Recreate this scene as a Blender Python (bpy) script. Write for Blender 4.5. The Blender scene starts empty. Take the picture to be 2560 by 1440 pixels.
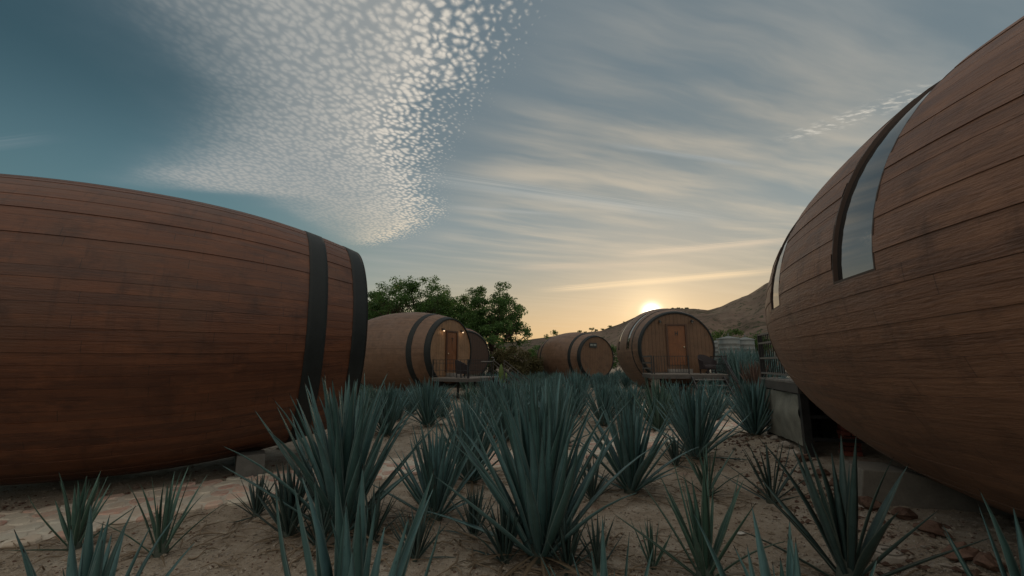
import bpy, math, random
import numpy as np
from mathutils import Vector, Matrix, Euler, noise as mnoise

RND = random.Random(11)
sc = bpy.context.scene
COL = sc.collection

# ------------------------------------------------------------------ camera
FPX, HORIZON, CAM_H = 1058.9, 905.0, 1.95          # focal length in photo pixels, horizon row, eye height
PITCH = math.atan((HORIZON - 720) / FPX)
cam = bpy.data.cameras.new('camera')
cam.sensor_width = 36.0
cam.lens = FPX / 2560 * 36.0
cam.clip_start = 0.05
cam.clip_end = 12000
cam_ob = bpy.data.objects.new('camera', cam)
cam_ob.location = (0, 0, CAM_H)
cam_ob.rotation_euler = (math.pi / 2 + PITCH, 0, 0)
COL.objects.link(cam_ob)
sc.camera = cam_ob


def ray(px, py):
    d, e = (px - 1280) / FPX, (720 - py) / FPX
    c, s = math.cos(PITCH), math.sin(PITCH)
    return Vector((d, c - e * s, s + e * c))


def at(px, py, Y):
    r = ray(px, py)
    return Vector((0, 0, CAM_H)) + r * (Y / r.y)


# ------------------------------------------------------------------ view / exposure
sc.view_settings.view_transform = 'Standard'
sc.view_settings.look = 'None'
sc.view_settings.exposure = 0.0
sc.view_settings.gamma = 1.0
sc.view_settings.use_curve_mapping = False
sc.render.engine = 'CYCLES'
sc.cycles.max_bounces = 6
sc.cycles.diffuse_bounces = 3
sc.cycles.glossy_bounces = 3
sc.cycles.transparent_max_bounces = 8

# ------------------------------------------------------------------ sun + sky
SUN_R = ray(1629, 781).normalized()
SUN_EL = math.asin(SUN_R.z)
SUN_AZ = math.atan2(SUN_R.x, SUN_R.y)               # from +Y towards +X
sun = bpy.data.lights.new('sun', 'SUN')
sun.energy = 2.0
sun.angle = math.radians(0.53)
sun.color = (1.0, 0.72, 0.42)
sun_ob = bpy.data.objects.new('sun', sun)
sun_ob.rotation_euler = (-SUN_R).to_track_quat('-Z', 'Y').to_euler()
sun_ob.location = (0, 0, 60)
COL.objects.link(sun_ob)

world = bpy.data.worlds.new('World')
sc.world = world
world.use_nodes = True
wt = world.node_tree
wt.nodes.clear()


class NT:
    """tiny helper to write node trees"""

    def __init__(self, tree):
        self.t = tree

    def n(self, typ, **kw):
        nd = self.t.nodes.new(typ)
        for k, v in kw.items():
            setattr(nd, k, v)
        return nd

    def put(self, sock, v):
        if v is None:
            return
        if hasattr(v, 'is_output') or isinstance(v, bpy.types.NodeSocket):
            self.t.links.new(v, sock)
        else:
            try:
                sock.default_value = v
            except Exception:
                sock.default_value = tuple(v) + (1.0,)

    def math(self, op, a, b=None, c=None, clamp=False):
        nd = self.n('ShaderNodeMath', operation=op, use_clamp=clamp)
        self.put(nd.inputs[0], a)
        self.put(nd.inputs[1], b)
        self.put(nd.inputs[2], c)
        return nd.outputs[0]

    def vmath(self, op, a, b=None):
        nd = self.n('ShaderNodeVectorMath', operation=op)
        self.put(nd.inputs[0], a)
        self.put(nd.inputs[1], b)
        return nd.outputs[1] if op in ('DOT_PRODUCT', 'LENGTH', 'DISTANCE') else nd.outputs[0]

    def mix(self, fac, a, b, blend='MIX'):
        nd = self.n('ShaderNodeMix', data_type='RGBA', blend_type=blend)
        self.put(nd.inputs[0], fac)
        self.put(nd.inputs[6], a)
        self.put(nd.inputs[7], b)
        return nd.outputs[2]

    def smooth(self, v, lo, hi, out0=0.0, out1=1.0):
        nd = self.n('ShaderNodeMapRange', interpolation_type='SMOOTHSTEP')
        self.put(nd.inputs[0], v)
        for i, x in enumerate((lo, hi, out0, out1)):
            self.put(nd.inputs[1 + i], x)
        return nd.outputs[0]

    def noise(self, vec, scale=5.0, detail=4.0, rough=0.5, dist=0.0, dim='3D', col=False, lac=2.0):
        nd = self.n('ShaderNodeTexNoise', noise_dimensions=dim)
        self.put(nd.inputs['Vector'], vec)
        nd.inputs['Scale'].default_value = scale
        nd.inputs['Detail'].default_value = detail
        nd.inputs['Roughness'].default_value = rough
        nd.inputs['Lacunarity'].default_value = lac
        nd.inputs['Distortion'].default_value = dist
        return nd.outputs['Color' if col else 'Fac']

    def mapping(self, vec, loc=(0, 0, 0), rot=(0, 0, 0), scale=(1, 1, 1)):
        nd = self.n('ShaderNodeMapping')
        self.put(nd.inputs[0], vec)
        nd.inputs[1].default_value = loc
        nd.inputs[2].default_value = rot
        nd.inputs[3].default_value = scale
        return nd.outputs[0]

    def ramp(self, fac, stops, interp='LINEAR'):
        nd = self.n('ShaderNodeValToRGB')
        nd.color_ramp.interpolation = interp
        els = nd.color_ramp.elements
        while len(els) < len(stops):
            els.new(0.5)
        for e, (p, c) in zip(els, stops):
            e.position = p
            e.color = tuple(c) + (1.0,)
        self.put(nd.inputs[0], fac)
        return nd.outputs[0]

    def curve(self, v, pts, lo, hi):
        """piecewise float curve through (x, y) points; x in 0..1, y rescaled from lo..hi"""
        nd = self.n('ShaderNodeFloatCurve')
        c = nd.mapping.curves[0]
        while len(c.points) < len(pts):
            c.points.new(0.5, 0.5)
        for p, (x, y) in zip(c.points, pts):
            p.location = (x, (y - lo) / (hi - lo))
            p.handle_type = 'AUTO'
        nd.mapping.update()
        self.put(nd.inputs[1], v)
        return self.math('MULTIPLY_ADD', nd.outputs[0], hi - lo, lo)


W = NT(wt)
tc = W.n('ShaderNodeTexCoord')
DIR = W.vmath('NORMALIZE', tc.outputs['Generated'])
sky = W.n('ShaderNodeTexSky', sky_type='NISHITA')
sky.sun_disc = False
sky.sun_elevation = SUN_EL
sky.sun_rotation = SUN_AZ
sky.altitude = 1200
sky.air_density = 1.0
sky.dust_density = 0.8
sky.ozone_density = 3.0
sep = W.n('ShaderNodeSeparateXYZ')
W.put(sep.inputs[0], DIR)
dx, dy, dz = sep.outputs
zc = W.math('MAXIMUM', dz, 0.03)
cu = W.math('DIVIDE', dx, zc)
cv = W.math('DIVIDE', dy, zc)
comb = W.n('ShaderNodeCombineXYZ')
W.put(comb.inputs[0], cu)
W.put(comb.inputs[1], cv)
DECK = comb.outputs[0]                                # a point on the flat cloud layer overhead

STR = 0.10
base_sky = W.mix(1.0, sky.outputs[0], (STR * 1.0, STR * 1.0, STR * 1.0), 'MULTIPLY')
sdot = W.vmath('DOT_PRODUCT', DIR, tuple(SUN_R))
sdp = W.math('MAXIMUM', sdot, 0.0)
NEAR_SUN = W.smooth(sdot, 0.35, 0.995)
TEST_SKY = base_sky
# evening sky: the Nishita sky, compressed like a long evening exposure, plus the low warm band round the sun
tint = W.mix(1.0, base_sky, (1.22, 1.16, 0.86), 'MULTIPLY')
comp = W.vmath('DIVIDE', tint, W.vmath('ADD', W.vmath('MULTIPLY', tint, (1.35, 1.5, 1.85)), (1.0, 1.0, 1.0)))
el = W.math('MAXIMUM', dz, 0.0)
low = W.math('POWER', 2.718, W.math('MULTIPLY', el, -6.8))
warm = W.math('MULTIPLY', W.math('MULTIPLY', low, W.smooth(sdot, 0.55, 1.0, 0.0, 1.0)), 0.92)
comp = W.vmath('MULTIPLY', comp, W.mix(W.smooth(dz, 0.30, 0.49), (1.50, 1.48, 1.42), (1.02, 1.06, 1.02)))
clear = W.mix(warm, comp, (0.86, 0.47, 0.17))

# --- cloud layer (flat deck; u to the right, v ahead, in units of its height) ---
vn = W.math('MULTIPLY_ADD', cv, 1 / 12.0, 0.5, clamp=True)
RP = [(-6, 5.5), (-1.5, 4.0), (-0.2, 2.2), (0.55, .32), (1.031, -.03), (1.117, -.05), (1.215, -.09), (1.351, -.14), (1.544, -.26), (1.757, -.35),
      (2.075, -.44), (2.52, -.48), (2.988, -.62), (3.403, -.98), (3.723, -1.45), (4.2, -2.2), (6.0, -4.5)]
LP = [(-6, -5.5), (-1.5, -4.0), (-0.2, -2.4), (0.6, -1.25), (1.031, -1.1), (1.3, -1.15), (1.6, -1.3), (2.0, -1.8), (2.25, -2.1), (2.5, -1.6), (2.85, -1.5), (3.3, -1.5),
      (3.7, -1.45), (6.0, -4.6)]
uR = W.curve(vn, [((v + 6) / 12, u) for v, u in RP], -6, 6)
uL = W.curve(vn, [((v + 6) / 12, u) for v, u in LP], -6, 6)
wob = W.math('MULTIPLY_ADD', W.noise(DECK, 3.0, 5, 0.55), 0.34, -0.215)
dR = W.math('ADD', W.math('SUBTRACT', uR, cu), wob)
dL = W.math('ADD', W.math('SUBTRACT', cu, uL), wob)
ahead = W.smooth(dz, 0.10, 0.22)
warpv = W.vmath('ADD', DECK, W.vmath('MULTIPLY', W.noise(DECK, 14.0, 3, 0.55, col=True), (0.05, 0.05, 0.0)))
cellm = W.mapping(warpv, rot=(0, 0, math.radians(28)), scale=(1.0, 0.80, 1.0))
vo = W.n('ShaderNodeTexVoronoi', voronoi_dimensions='2D', feature='SMOOTH_F1')
vo.inputs['Scale'].default_value = 41.0
vo.inputs['Smoothness'].default_value = 0.45
vo.inputs['Randomness'].default_value = 0.95
W.put(vo.inputs['Vector'], cellm)
lump = W.noise(DECK, 9.0, 2, 0.5)
cells = W.math('ADD', W.math('SUBTRACT', 0.76, W.math('MULTIPLY', vo.outputs['Distance'], 0.62)), W.math('MULTIPLY_ADD', lump, 0.30, -0.15))
fine = W.noise(warpv, 90.0, 1, 0.5)
cellv = W.math('MULTIPLY_ADD', fine, 0.14, W.math('ADD', cells, 0.04))
edge = W.math('MINIMUM', W.math('MULTIPLY', dR, 1.5), 0.20)
t1 = W.math('ADD', cellv, edge)
crisp = W.smooth(t1, 0.48, 1.0)
ripple = W.smooth(cellv, 0.40, 0.84)
inl = W.smooth(dL, -0.15, 0.45)
soft_in = W.smooth(dR, 0.10, 0.60)                       # further from the broken edge the puffs melt into a veil
veil = W.math('MULTIPLY', W.smooth(dR, 0.02, 0.24), W.math('MULTIPLY_ADD', ripple, 0.26, 0.56))
cell_a = W.math('MULTIPLY', crisp, W.math('MULTIPLY_ADD', soft_in, -0.80, 1.0))
patch = W.math('MULTIPLY', W.math('MAXIMUM', veil, cell_a), W.math('MULTIPLY', inl, ahead))
big = W.noise(DECK, 2.2, 3, 0.5)
patch = W.math('MULTIPLY', patch, W.smooth(big, 0.25, 0.5, 0.72, 1.0))
overhead = W.math('SUBTRACT', 1.0, W.smooth(cv, 0.1, 0.85))  # unseen bright cloud sheet overhead and behind, added to light the ground
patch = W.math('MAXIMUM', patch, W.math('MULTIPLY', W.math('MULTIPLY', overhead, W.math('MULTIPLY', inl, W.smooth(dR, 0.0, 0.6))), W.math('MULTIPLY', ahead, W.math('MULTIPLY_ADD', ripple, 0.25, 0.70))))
bright = W.math('MULTIPLY', W.math('MULTIPLY_ADD', soft_in, -0.68, 1.0), W.math('MULTIPLY_ADD', ripple, 0.65, 0.35))
gold = W.smooth(cv, 2.0, 3.6)
c_hi = W.mix(gold, (0.68, 0.63, 0.55), (0.72, 0.62, 0.47))
c_lo = W.mix(gold, (0.31, 0.33, 0.33), (0.44, 0.42, 0.35))
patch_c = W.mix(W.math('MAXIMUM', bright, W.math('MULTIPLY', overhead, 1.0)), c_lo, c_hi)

# --- cirrus streaks drifting to the lower right ---
cm = W.mapping(W.vmath('ADD', DECK, W.vmath('MULTIPLY', W.noise(DECK, 1.1, 3, 0.5, col=True), (0.22, 0.22, 0.0))),
               rot=(0, 0, math.radians(-21)))
st1 = W.noise(W.mapping(cm, scale=(0.42, 1.9, 1)), 1.5, 5, 0.52)
st2 = W.noise(W.mapping(cm, scale=(0.45, 3.2, 1), loc=(3.1, 1.7, 0)), 1.5, 5, 0.52)
right_side = W.smooth(W.math('SUBTRACT', cu, uR), -0.1, 0.5, 0.0, 1.0)
ci = W.math('MULTIPLY', W.smooth(W.math('MULTIPLY_ADD', st2, 0.45, W.math('MULTIPLY', st1, 0.75)), 0.46, 0.84), 0.46)
ci = W.math('MULTIPLY', ci, W.math('MULTIPLY', right_side, W.math('SUBTRACT', 1.0, W.smooth(cv, 2.6, 5.0, 0.0, 0.7))))
ci_c = W.mix(W.smooth(sdot, 0.72, 0.99), (0.36, 0.385, 0.385), (0.88, 0.70, 0.48))


def streak(p0, p1, half, soft, seed, amp, sc_=(2.0, 9.0)):
    """one long wisp of cloud between two points of the deck"""
    ux, uy = p1[0] - p0[0], p1[1] - p0[1]
    L = math.hypot(ux, uy)
    loc = W.vmath('SUBTRACT', DECK, (p0[0], p0[1], 0))
    a = W.math('DIVIDE', W.vmath('DOT_PRODUCT', loc, (ux / L, uy / L, 0)), L)
    b = W.vmath('DOT_PRODUCT', loc, (-uy / L, ux / L, 0))
    cc = W.n('ShaderNodeCombineXYZ')
    W.put(cc.inputs[0], a)
    W.put(cc.inputs[1], W.math('DIVIDE', b, half))
    nz = W.noise(W.mapping(cc.outputs[0], loc=(seed, seed * 2, 0), scale=sc_[:2] + (1,)), 1.0, 5, 0.6)
    b2 = W.math('ADD', W.math('DIVIDE', b, half), W.math('MULTIPLY_ADD', nz, soft, -soft / 2))
    prof = W.smooth(W.math('ABSOLUTE', b2), 0.0, 1.0, 1.0, 0.0)
    ends = W.math('MULTIPLY', W.smooth(a, 0.0, 0.3), W.smooth(a, 0.7, 1.0, 1.0, 0.0))
    brk = W.smooth(nz, 0.30, 0.62, 0.35, 1.0)
    return W.math('MULTIPLY', W.math('MULTIPLY', prof, ends), W.math('MULTIPLY', brk, amp))


s_band = streak((0.2, 6.1), (3.3, 4.42), 0.34, 1.0, 2.0, 0.9)
s_mid = streak((-0.2, 4.55), (2.0, 4.15), 0.26, 1.2, 5.0, 0.55)
s_wisp = streak((0.9, 3.95), (2.5, 3.35), 0.20, 1.6, 8.0, 0.75)
s_arc = streak((-0.75, 2.10), (1.7, 2.98), 0.16, 1.4, 11.0, 0.45)
s_faint = streak((0.35, 1.80), (1.35, 2.08), 0.035, 1.2, 14.0, 0.40)
s_tail = streak((-0.5, 2.62), (0.4, 2.80), 0.05, 1.2, 15.0, 0.45)
s_left = streak((-3.4, 2.02), (-1.95, 1.74), 0.07, 1.2, 17.0, 0.30)
tuft_n = W.noise(W.mapping(DECK, rot=(0, 0, math.radians(53)), scale=(1.0, 2.6, 1)), 16.0, 4, 0.6)
tuft = W.math('MULTIPLY', streak((1.22, 1.85), (1.62, 1.36), 0.10, 0.8, 20.0, 1.0), W.smooth(tuft_n, 0.46, 0.66))

thin = W.math('MULTIPLY', W.smooth(dL, -0.4, 0.6), W.smooth(dz, 0.08, 0.3, 0.0, 0.42))
col1 = W.mix(ci, W.mix(thin, clear, (0.28, 0.325, 0.36)), ci_c)
for s_, c_ in ((s_arc, (0.52, 0.52, 0.48)), (s_faint, (0.42, 0.45, 0.45)), (s_tail, (0.45, 0.46, 0.44)), (s_left, (0.24, 0.29, 0.32)),
               (s_mid, (0.66, 0.54, 0.40)), (s_wisp, (0.74, 0.60, 0.44)), (s_band, (0.92, 0.70, 0.44)), (tuft, (0.66, 0.62, 0.54))):
    col1 = W.mix(s_, col1, c_)
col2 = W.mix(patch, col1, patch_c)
# the bright air round the half-set sun
g1 = W.math('MULTIPLY', W.math('POWER', sdp, 9000.0), 3.5)
g2 = W.math('MULTIPLY', W.math('POWER', sdp, 520.0), 0.26)
g3 = W.math('MULTIPLY', W.math('POWER', sdp, 60.0), 0.13)
def scaled(c, f):
    nd = W.n('ShaderNodeVectorMath', operation='SCALE')
    nd.inputs[0].default_value = c
    W.put(nd.inputs[3], f)
    return nd.outputs[0]
glow = W.vmath('ADD', scaled((1.0, 0.95, 0.82), g1), W.vmath('ADD', scaled((1.0, 0.72, 0.36), g2), scaled((1.0, 0.62, 0.26), g3)))
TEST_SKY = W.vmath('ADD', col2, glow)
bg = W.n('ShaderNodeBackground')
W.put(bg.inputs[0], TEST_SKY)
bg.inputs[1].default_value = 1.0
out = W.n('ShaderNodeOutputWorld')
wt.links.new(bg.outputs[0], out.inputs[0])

# ================================================================== helpers
def tag(o, label=None, cat=None, group=None, kind=None):
    if label: o['label'] = label
    if cat: o['category'] = cat
    if group: o['group'] = group
    if kind: o['kind'] = kind
    return o


def thing(name, loc=(0, 0, 0), rz=0.0, label=None, cat=None, group=None, kind=None):
    o = bpy.data.objects.new(name, None)
    o.empty_display_size = 0.2
    o.location = loc
    o.rotation_euler = (0, 0, rz)
    COL.objects.link(o)
    return tag(o, label, cat, group, kind)


def link(name, me, parent=None):
    o = bpy.data.objects.new(name, me)
    COL.objects.link(o)
    if parent is not None:
        o.parent = parent
    return o


class MB:
    """collects faces for one mesh"""

    def __init__(self):
        self.v, self.f, self.uv, self.sm = [], [], {}, []

    def add(self, vs, fs, smooth=False, uvs=None):
        b = len(self.v)
        self.v += [tuple(p) for p in vs]
        for i, f in enumerate(fs):
            if uvs is not None:
                self.uv[len(self.f)] = [uvs[j] for j in f]
            self.f.append(tuple(b + j for j in f))
            self.sm.append(smooth)
        return self

    def box(self, c, s, rot=None):
        hx, hy, hz = s[0] / 2, s[1] / 2, s[2] / 2
        vs = [Vector((x, y, z)) for x in (-hx, hx) for y in (-hy, hy) for z in (-hz, hz)]
        if rot is not None:
            vs = [rot @ v for v in vs]
        c = Vector(c)
        return self.add([v + c for v in vs], [(0, 1, 3, 2), (4, 6, 7, 5), (0, 4, 5, 1), (2, 3, 7, 6), (0, 2, 6, 4), (1, 5, 7, 3)])

    def bar(self, a, b, w, h=None):
        """a rectangular bar from a to b"""
        a, b = Vector(a), Vector(b)
        d = b - a
        q = d.to_track_quat('Y', 'Z').to_matrix()
        return self.box((a + b) / 2, (w, d.length, h or w), q)

    def tube(self, pts, r, n=8, cap=True):
        pts = [Vector(p) for p in pts]
        rs = r if isinstance(r, (list, tuple)) else [r] * len(pts)
        vs = []
        for i, p in enumerate(pts):
            d = (pts[min(i + 1, len(pts) - 1)] - pts[max(i - 1, 0)]).normalized()
            ref = Vector((0, 0, 1)) if abs(d.z) < 0.95 else Vector((1, 0, 0))
            s = d.cross(ref).normalized()
            u = s.cross(d)
            for k in range(n):
                a = 2 * math.pi * k / n
                vs.append(p + (s * math.cos(a) + u * math.sin(a)) * rs[i])
        fs = []
        for i in range(len(pts) - 1):
            for k in range(n):
                fs.append((i * n + k, i * n + (k + 1) % n, (i + 1) * n + (k + 1) % n, (i + 1) * n + k))
        self.add(vs, fs, True)
        if cap:
            b = len(self.v) - len(vs)
            self.f += [tuple(b + k for k in reversed(range(n))), tuple(b + (len(pts) - 1) * n + k for k in range(n))]
            self.sm += [False, False]
        return self

    def lathe(self, prof, n=24, c=(0, 0, 0), smooth=True, close=True):
        """profile of (r, z) turned about z"""
        c = Vector(c)
        vs = [c + Vector((r * math.cos(2 * math.pi * k / n), r * math.sin(2 * math.pi * k / n), z)) for r, z in prof for k in range(n)]
        fs = [(i * n + k, i * n + (k + 1) % n, (i + 1) * n + (k + 1) % n, (i + 1) * n + k) for i in range(len(prof) - 1) for k in range(n)]
        return self.add(vs, fs, smooth)

    def prism(self, poly, z0, z1, to=lambda x, y, z: (x, y, z), bevel=0.0):
        n = len(poly)
        cx, cy = sum(p[0] for p in poly) / n, sum(p[1] for p in poly) / n
        if bevel:
            top = [(cx + (p[0] - cx) * (1 - bevel), cy + (p[1] - cy) * (1 - bevel)) for p in poly]
            zm = z1 - (z1 - z0) * 0.35
            vs = [to(x, y, z0) for x, y in poly] + [to(x, y, zm) for x, y in poly] + [to(x, y, z1) for x, y in top]
            rings = 3
        else:
            vs = [to(x, y, z0) for x, y in poly] + [to(x, y, z1) for x, y in poly]
            rings = 2
        fs = [tuple((rings - 1) * n + k for k in range(n))]
        for r in range(rings - 1):
            fs += [(r * n + k, r * n + (k + 1) % n, (r + 1) * n + (k + 1) % n, (r + 1) * n + k) for k in range(n)]
        if rings == 2:
            fs.append(tuple(reversed(range(n))))
        return self.add(vs, fs)

    def mesh(self, name, mat=None):
        me = bpy.data.meshes.new(name)
        me.from_pydata(self.v, [], self.f)
        if mat is not None:
            for m in (mat if isinstance(mat, (list, tuple)) else [mat]):
                me.materials.append(m)
        me.polygons.foreach_set('use_smooth', self.sm)
        if self.uv:
            ul = me.uv_layers.new(name='UVMap')
            buf = np.zeros((len(me.loops), 2), np.float32)
            i = 0
            for fi, f in enumerate(self.f):
                q = self.uv.get(fi)
                for j in range(len(f)):
                    if q is not None:
                        buf[i] = q[j]
                    i += 1
            ul.data.foreach_set('uv', buf.ravel())
        me.update()
        return me

    def build(self, name, mat, parent=None):
        return link(name, self.mesh(name, mat), parent)


def np_mesh(name, V, F, mat, smooth=False, uv=None):
    """mesh from numpy arrays of quads or triangles"""
    me = bpy.data.meshes.new(name)
    V = np.asarray(V, np.float32)
    F = np.asarray(F, np.int32)
    k = F.shape[1]
    me.vertices.add(len(V))
    me.vertices.foreach_set('co', V.ravel())
    me.loops.add(F.size)
    me.loops.foreach_set('vertex_index', F.ravel())
    me.polygons.add(len(F))
    me.polygons.foreach_set('loop_start', np.arange(0, F.size, k, dtype=np.int32))
    me.polygons.foreach_set('loop_total', np.full(len(F), k, np.int32))
    me.polygons.foreach_set('use_smooth', np.full(len(F), smooth, bool))
    if uv is not None:
        ul = me.uv_layers.new(name='UVMap')
        ul.data.foreach_set('uv', np.asarray(uv, np.float32)[F.ravel()].ravel())
    if mat is not None:
        me.materials.append(mat)
    me.update(calc_edges=True)
    me.validate()
    return me


# ================================================================== materials
def mat(name):
    m = bpy.data.materials.new(name)
    m.use_nodes = True
    t = NT(m.node_tree)
    b = m.node_tree.nodes['Principled BSDF']
    return m, t, b


def bump(t, b, h, strength=0.4, dist=0.02):
    nd = t.n('ShaderNodeBump')
    nd.inputs['Strength'].default_value = strength
    nd.inputs['Distance'].default_value = dist
    t.put(nd.inputs['Height'], h)
    t.put(b.inputs['Normal'], nd.outputs[0])


def plain(name, col, rough=0.6, spec=0.5, metal=0.0, var=0.25, scale=6.0, bmp=0.15, obj_var=0.0):
    """a simple surface with grain, blotches and fine relief"""
    m, t, b = mat(name)
    g = t.n('ShaderNodeTexCoord').outputs['Object']
    n1 = t.noise(g, scale, 5, 0.6)
    n2 = t.noise(g, scale * 9, 3, 0.6)
    f = t.math('ADD', t.math('MULTIPLY', n1, 0.7), t.math('MULTIPLY', n2, 0.3))
    a = [c * (1 - var) for c in col]
    z = [min(1, c * (1 + var)) for c in col]
    c = t.ramp(f, [(0.3, a), (0.7, z)])
    if obj_var:
        r = t.n('ShaderNodeObjectInfo').outputs['Random']
        k = t.math('MULTIPLY_ADD', r, 2 * obj_var, 1 - obj_var)
        c = t.vmath('MULTIPLY', c, t.n('ShaderNodeCombineXYZ').outputs[0])
        cx = c.node.inputs[1].links[0].from_node
        for i in range(3):
            t.put(cx.inputs[i], k)
    t.put(b.inputs['Base Color'], c)
    t.put(b.inputs['Roughness'], t.math('MULTIPLY_ADD', n1, 0.3, rough - 0.15, clamp=True))
    b.inputs['Specular IOR Level'].default_value = spec
    b.inputs['Metallic'].default_value = metal
    if bmp:
        bump(t, b, f, bmp, 0.01)
    return m


def stave_material(name, dark, lite, grey, rel=1.0, rough=0.5):
    """stained, weathered planks: UV u runs along the plank, v across it (metres)"""
    m, t, b = mat(name)
    uv = t.n('ShaderNodeTexCoord').outputs['UV']
    obj = t.n('ShaderNodeTexCoord').outputs['Object']
    rnd = t.n('ShaderNodeObjectInfo').outputs['Random']
    off = t.n('ShaderNodeCombineXYZ')
    t.put(off.inputs[0], t.math('MULTIPLY', rnd, 37.0))
    t.put(off.inputs[2], t.math('MULTIPLY', rnd, 11.0))
    p = t.vmath('ADD', uv, off.outputs[0])
    warp = t.vmath('ADD', p, t.vmath('MULTIPLY', t.noise(p, 2.0, 3, 0.5, col=True), (0.05, 0.05, 0)))
    grain = t.noise(t.mapping(warp, scale=(1.1, 26, 1)), 1.6, 6, 0.62)
    streak_ = t.noise(t.mapping(warp, scale=(0.55, 7, 1)), 1.3, 4, 0.6)
    blot = t.noise(obj, 0.75, 4, 0.6)
    blot2 = t.noise(obj, 2.6, 4, 0.6)
    f = t.math('ADD', t.math('MULTIPLY', grain, 0.40), t.math('MULTIPLY', streak_, 0.60))
    f = t.math('MULTIPLY_ADD', t.math('SUBTRACT', rnd, 0.5), 0.16, f)
    c = t.ramp(f, [(0.32, dark), (0.52, [(a + z) / 2 for a, z in zip(dark, lite)]), (0.72, lite)])
    c = t.mix(t.smooth(blot, 0.45, 0.72, 0.0, 0.65), c, grey)
    c = t.mix(t.smooth(blot2, 0.48, 0.70, 0.0, 0.60), c, [a * 0.7 for a in dark])
    blot3 = t.noise(t.mapping(obj, scale=(2.2, 0.8, 2.2)), 2.4, 5, 0.65)
    c = t.mix(t.smooth(blot3, 0.50, 0.72, 0.0, 0.55), c, [min(1, a * 1.15) for a in lite])
    su = t.n('ShaderNodeSeparateXYZ')
    t.put(su.inputs[0], p)
    bj = t.math('FRACT', t.math('DIVIDE', su.outputs[0], 2.35))
    c = t.mix(t.smooth(t.math('ABSOLUTE', t.math('SUBTRACT', bj, 0.5)), 0.0008, 0.0022, 0.75, 0.0), c, [a * 0.3 for a in dark])
    drip = t.noise(t.mapping(obj, scale=(1.0, 6.0, 0.7)), 1.4, 5, 0.6)
    c = t.mix(t.smooth(drip, 0.56, 0.72, 0.0, 0.40), c, [a * 0.6 for a in dark])
    scr = t.noise(t.mapping(p, scale=(9, 3, 1)), 7.0, 2, 0.5)
    c = t.mix(t.smooth(scr, 0.74, 0.80, 0.0, 0.35), c, [min(1, a * 1.7) for a in lite])
    t.put(b.inputs['Base Color'], c)
    t.put(b.inputs['Roughness'], t.math('MULTIPLY_ADD', streak_, 0.35, rough - 0.12))
    b.inputs['Specular IOR Level'].default_value = 0.6
    h = t.math('ADD', t.math('MULTIPLY', grain, 0.8), t.math('MULTIPLY', t.noise(warp, 9.0, 3, 0.5), 0.5))
    h = t.math('MULTIPLY_ADD', t.noise(t.mapping(warp, scale=(5, 22, 1)), 2.2, 3, 0.6), 0.7, h)
    bump(t, b, h, 0.55 * rel, 0.012)
    return m


M = {}
M['stave_red'] = stave_material('barrel_wood_red', (0.064, 0.019, 0.008), (0.173, 0.058, 0.022), (0.108, 0.048, 0.025))
M['stave_brown'] = stave_material('barrel_wood_brown', (0.145, 0.066, 0.040), (0.313, 0.151, 0.086), (0.237, 0.133, 0.092), 1.6)
M['stave_tan'] = stave_material('barrel_wood_tan', (0.122, 0.062, 0.034), (0.199, 0.111, 0.066), (0.167, 0.100, 0.068), 0.5)
M['face_wood'] = stave_material('barrel_head_wood', (0.202, 0.110, 0.056), (0.314, 0.180, 0.094), (0.265, 0.155, 0.090), 0.4)
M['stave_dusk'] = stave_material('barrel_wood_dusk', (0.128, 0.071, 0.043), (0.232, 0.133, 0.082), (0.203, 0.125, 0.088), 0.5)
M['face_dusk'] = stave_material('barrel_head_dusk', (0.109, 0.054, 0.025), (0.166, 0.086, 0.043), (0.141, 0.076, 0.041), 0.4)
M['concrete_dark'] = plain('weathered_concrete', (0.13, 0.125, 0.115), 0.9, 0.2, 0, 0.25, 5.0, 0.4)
M['core'] = plain('barrel_joint_wood', (0.082, 0.043, 0.025), 0.8)
M['hoop'] = plain('hoop_dark_paint', (0.017, 0.021, 0.022), 0.6, 0.3, 0.0, 0.35, 3.0, 0.12)
M['hoop_brown'] = plain('hoop_brown_paint', (0.150, 0.085, 0.050), 0.5, 0.5, 0.0, 0.3, 3.0, 0.12)
M['reveal'] = plain('window_reveal_wood', (0.055, 0.030, 0.020), 0.55)
M['door'] = plain('door_wood', (0.185, 0.070, 0.026), 0.45, 0.5, 0, 0.25, 3.0, 0.1)
M['door_frame'] = plain('door_frame_wood', (0.075, 0.034, 0.018), 0.5)
M['iron'] = plain('black_iron', (0.022, 0.022, 0.023), 0.45, 0.5, 0.0, 0.4, 8.0, 0.1)
M['rail_grey'] = plain('grey_rail_paint', (0.160, 0.152, 0.144), 0.45, 0.5, 0.0, 0.3, 8.0, 0.1)
M['board'] = plain('deck_board_wood', (0.211, 0.192, 0.174), 0.7, 0.3, 0, 0.25, 4.0, 0.3, 0.15)
M['fascia'] = plain('deck_fascia_wood', (0.085, 0.076, 0.070), 0.65, 0.3, 0, 0.3, 5.0, 0.25)
M['concrete'] = plain('concrete', (0.184, 0.167, 0.144), 0.85, 0.2, 0, 0.25, 5.0, 0.4)
M['steel'] = plain('galvanised_steel', (0.175, 0.188, 0.184), 0.45, 0.5, 0.25, 0.2, 3.0, 0.05)
M['pale_post'] = plain('pale_metal_post', (0.30, 0.38, 0.40), 0.4)
M['brass'] = plain('bright_metal', (0.65, 0.58, 0.42), 0.3, 0.5, 0.8, 0.1)
M['wicker'] = plain('dark_wicker', (0.030, 0.022, 0.024), 0.6, 0.4, 0, 0.4, 30.0, 0.5)
M['sign'] = plain('dark_sign_board', (0.035, 0.038, 0.036), 0.4)
M['sign_mark'] = plain('sign_pale_paint', (0.30, 0.32, 0.30), 0.5)
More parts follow.
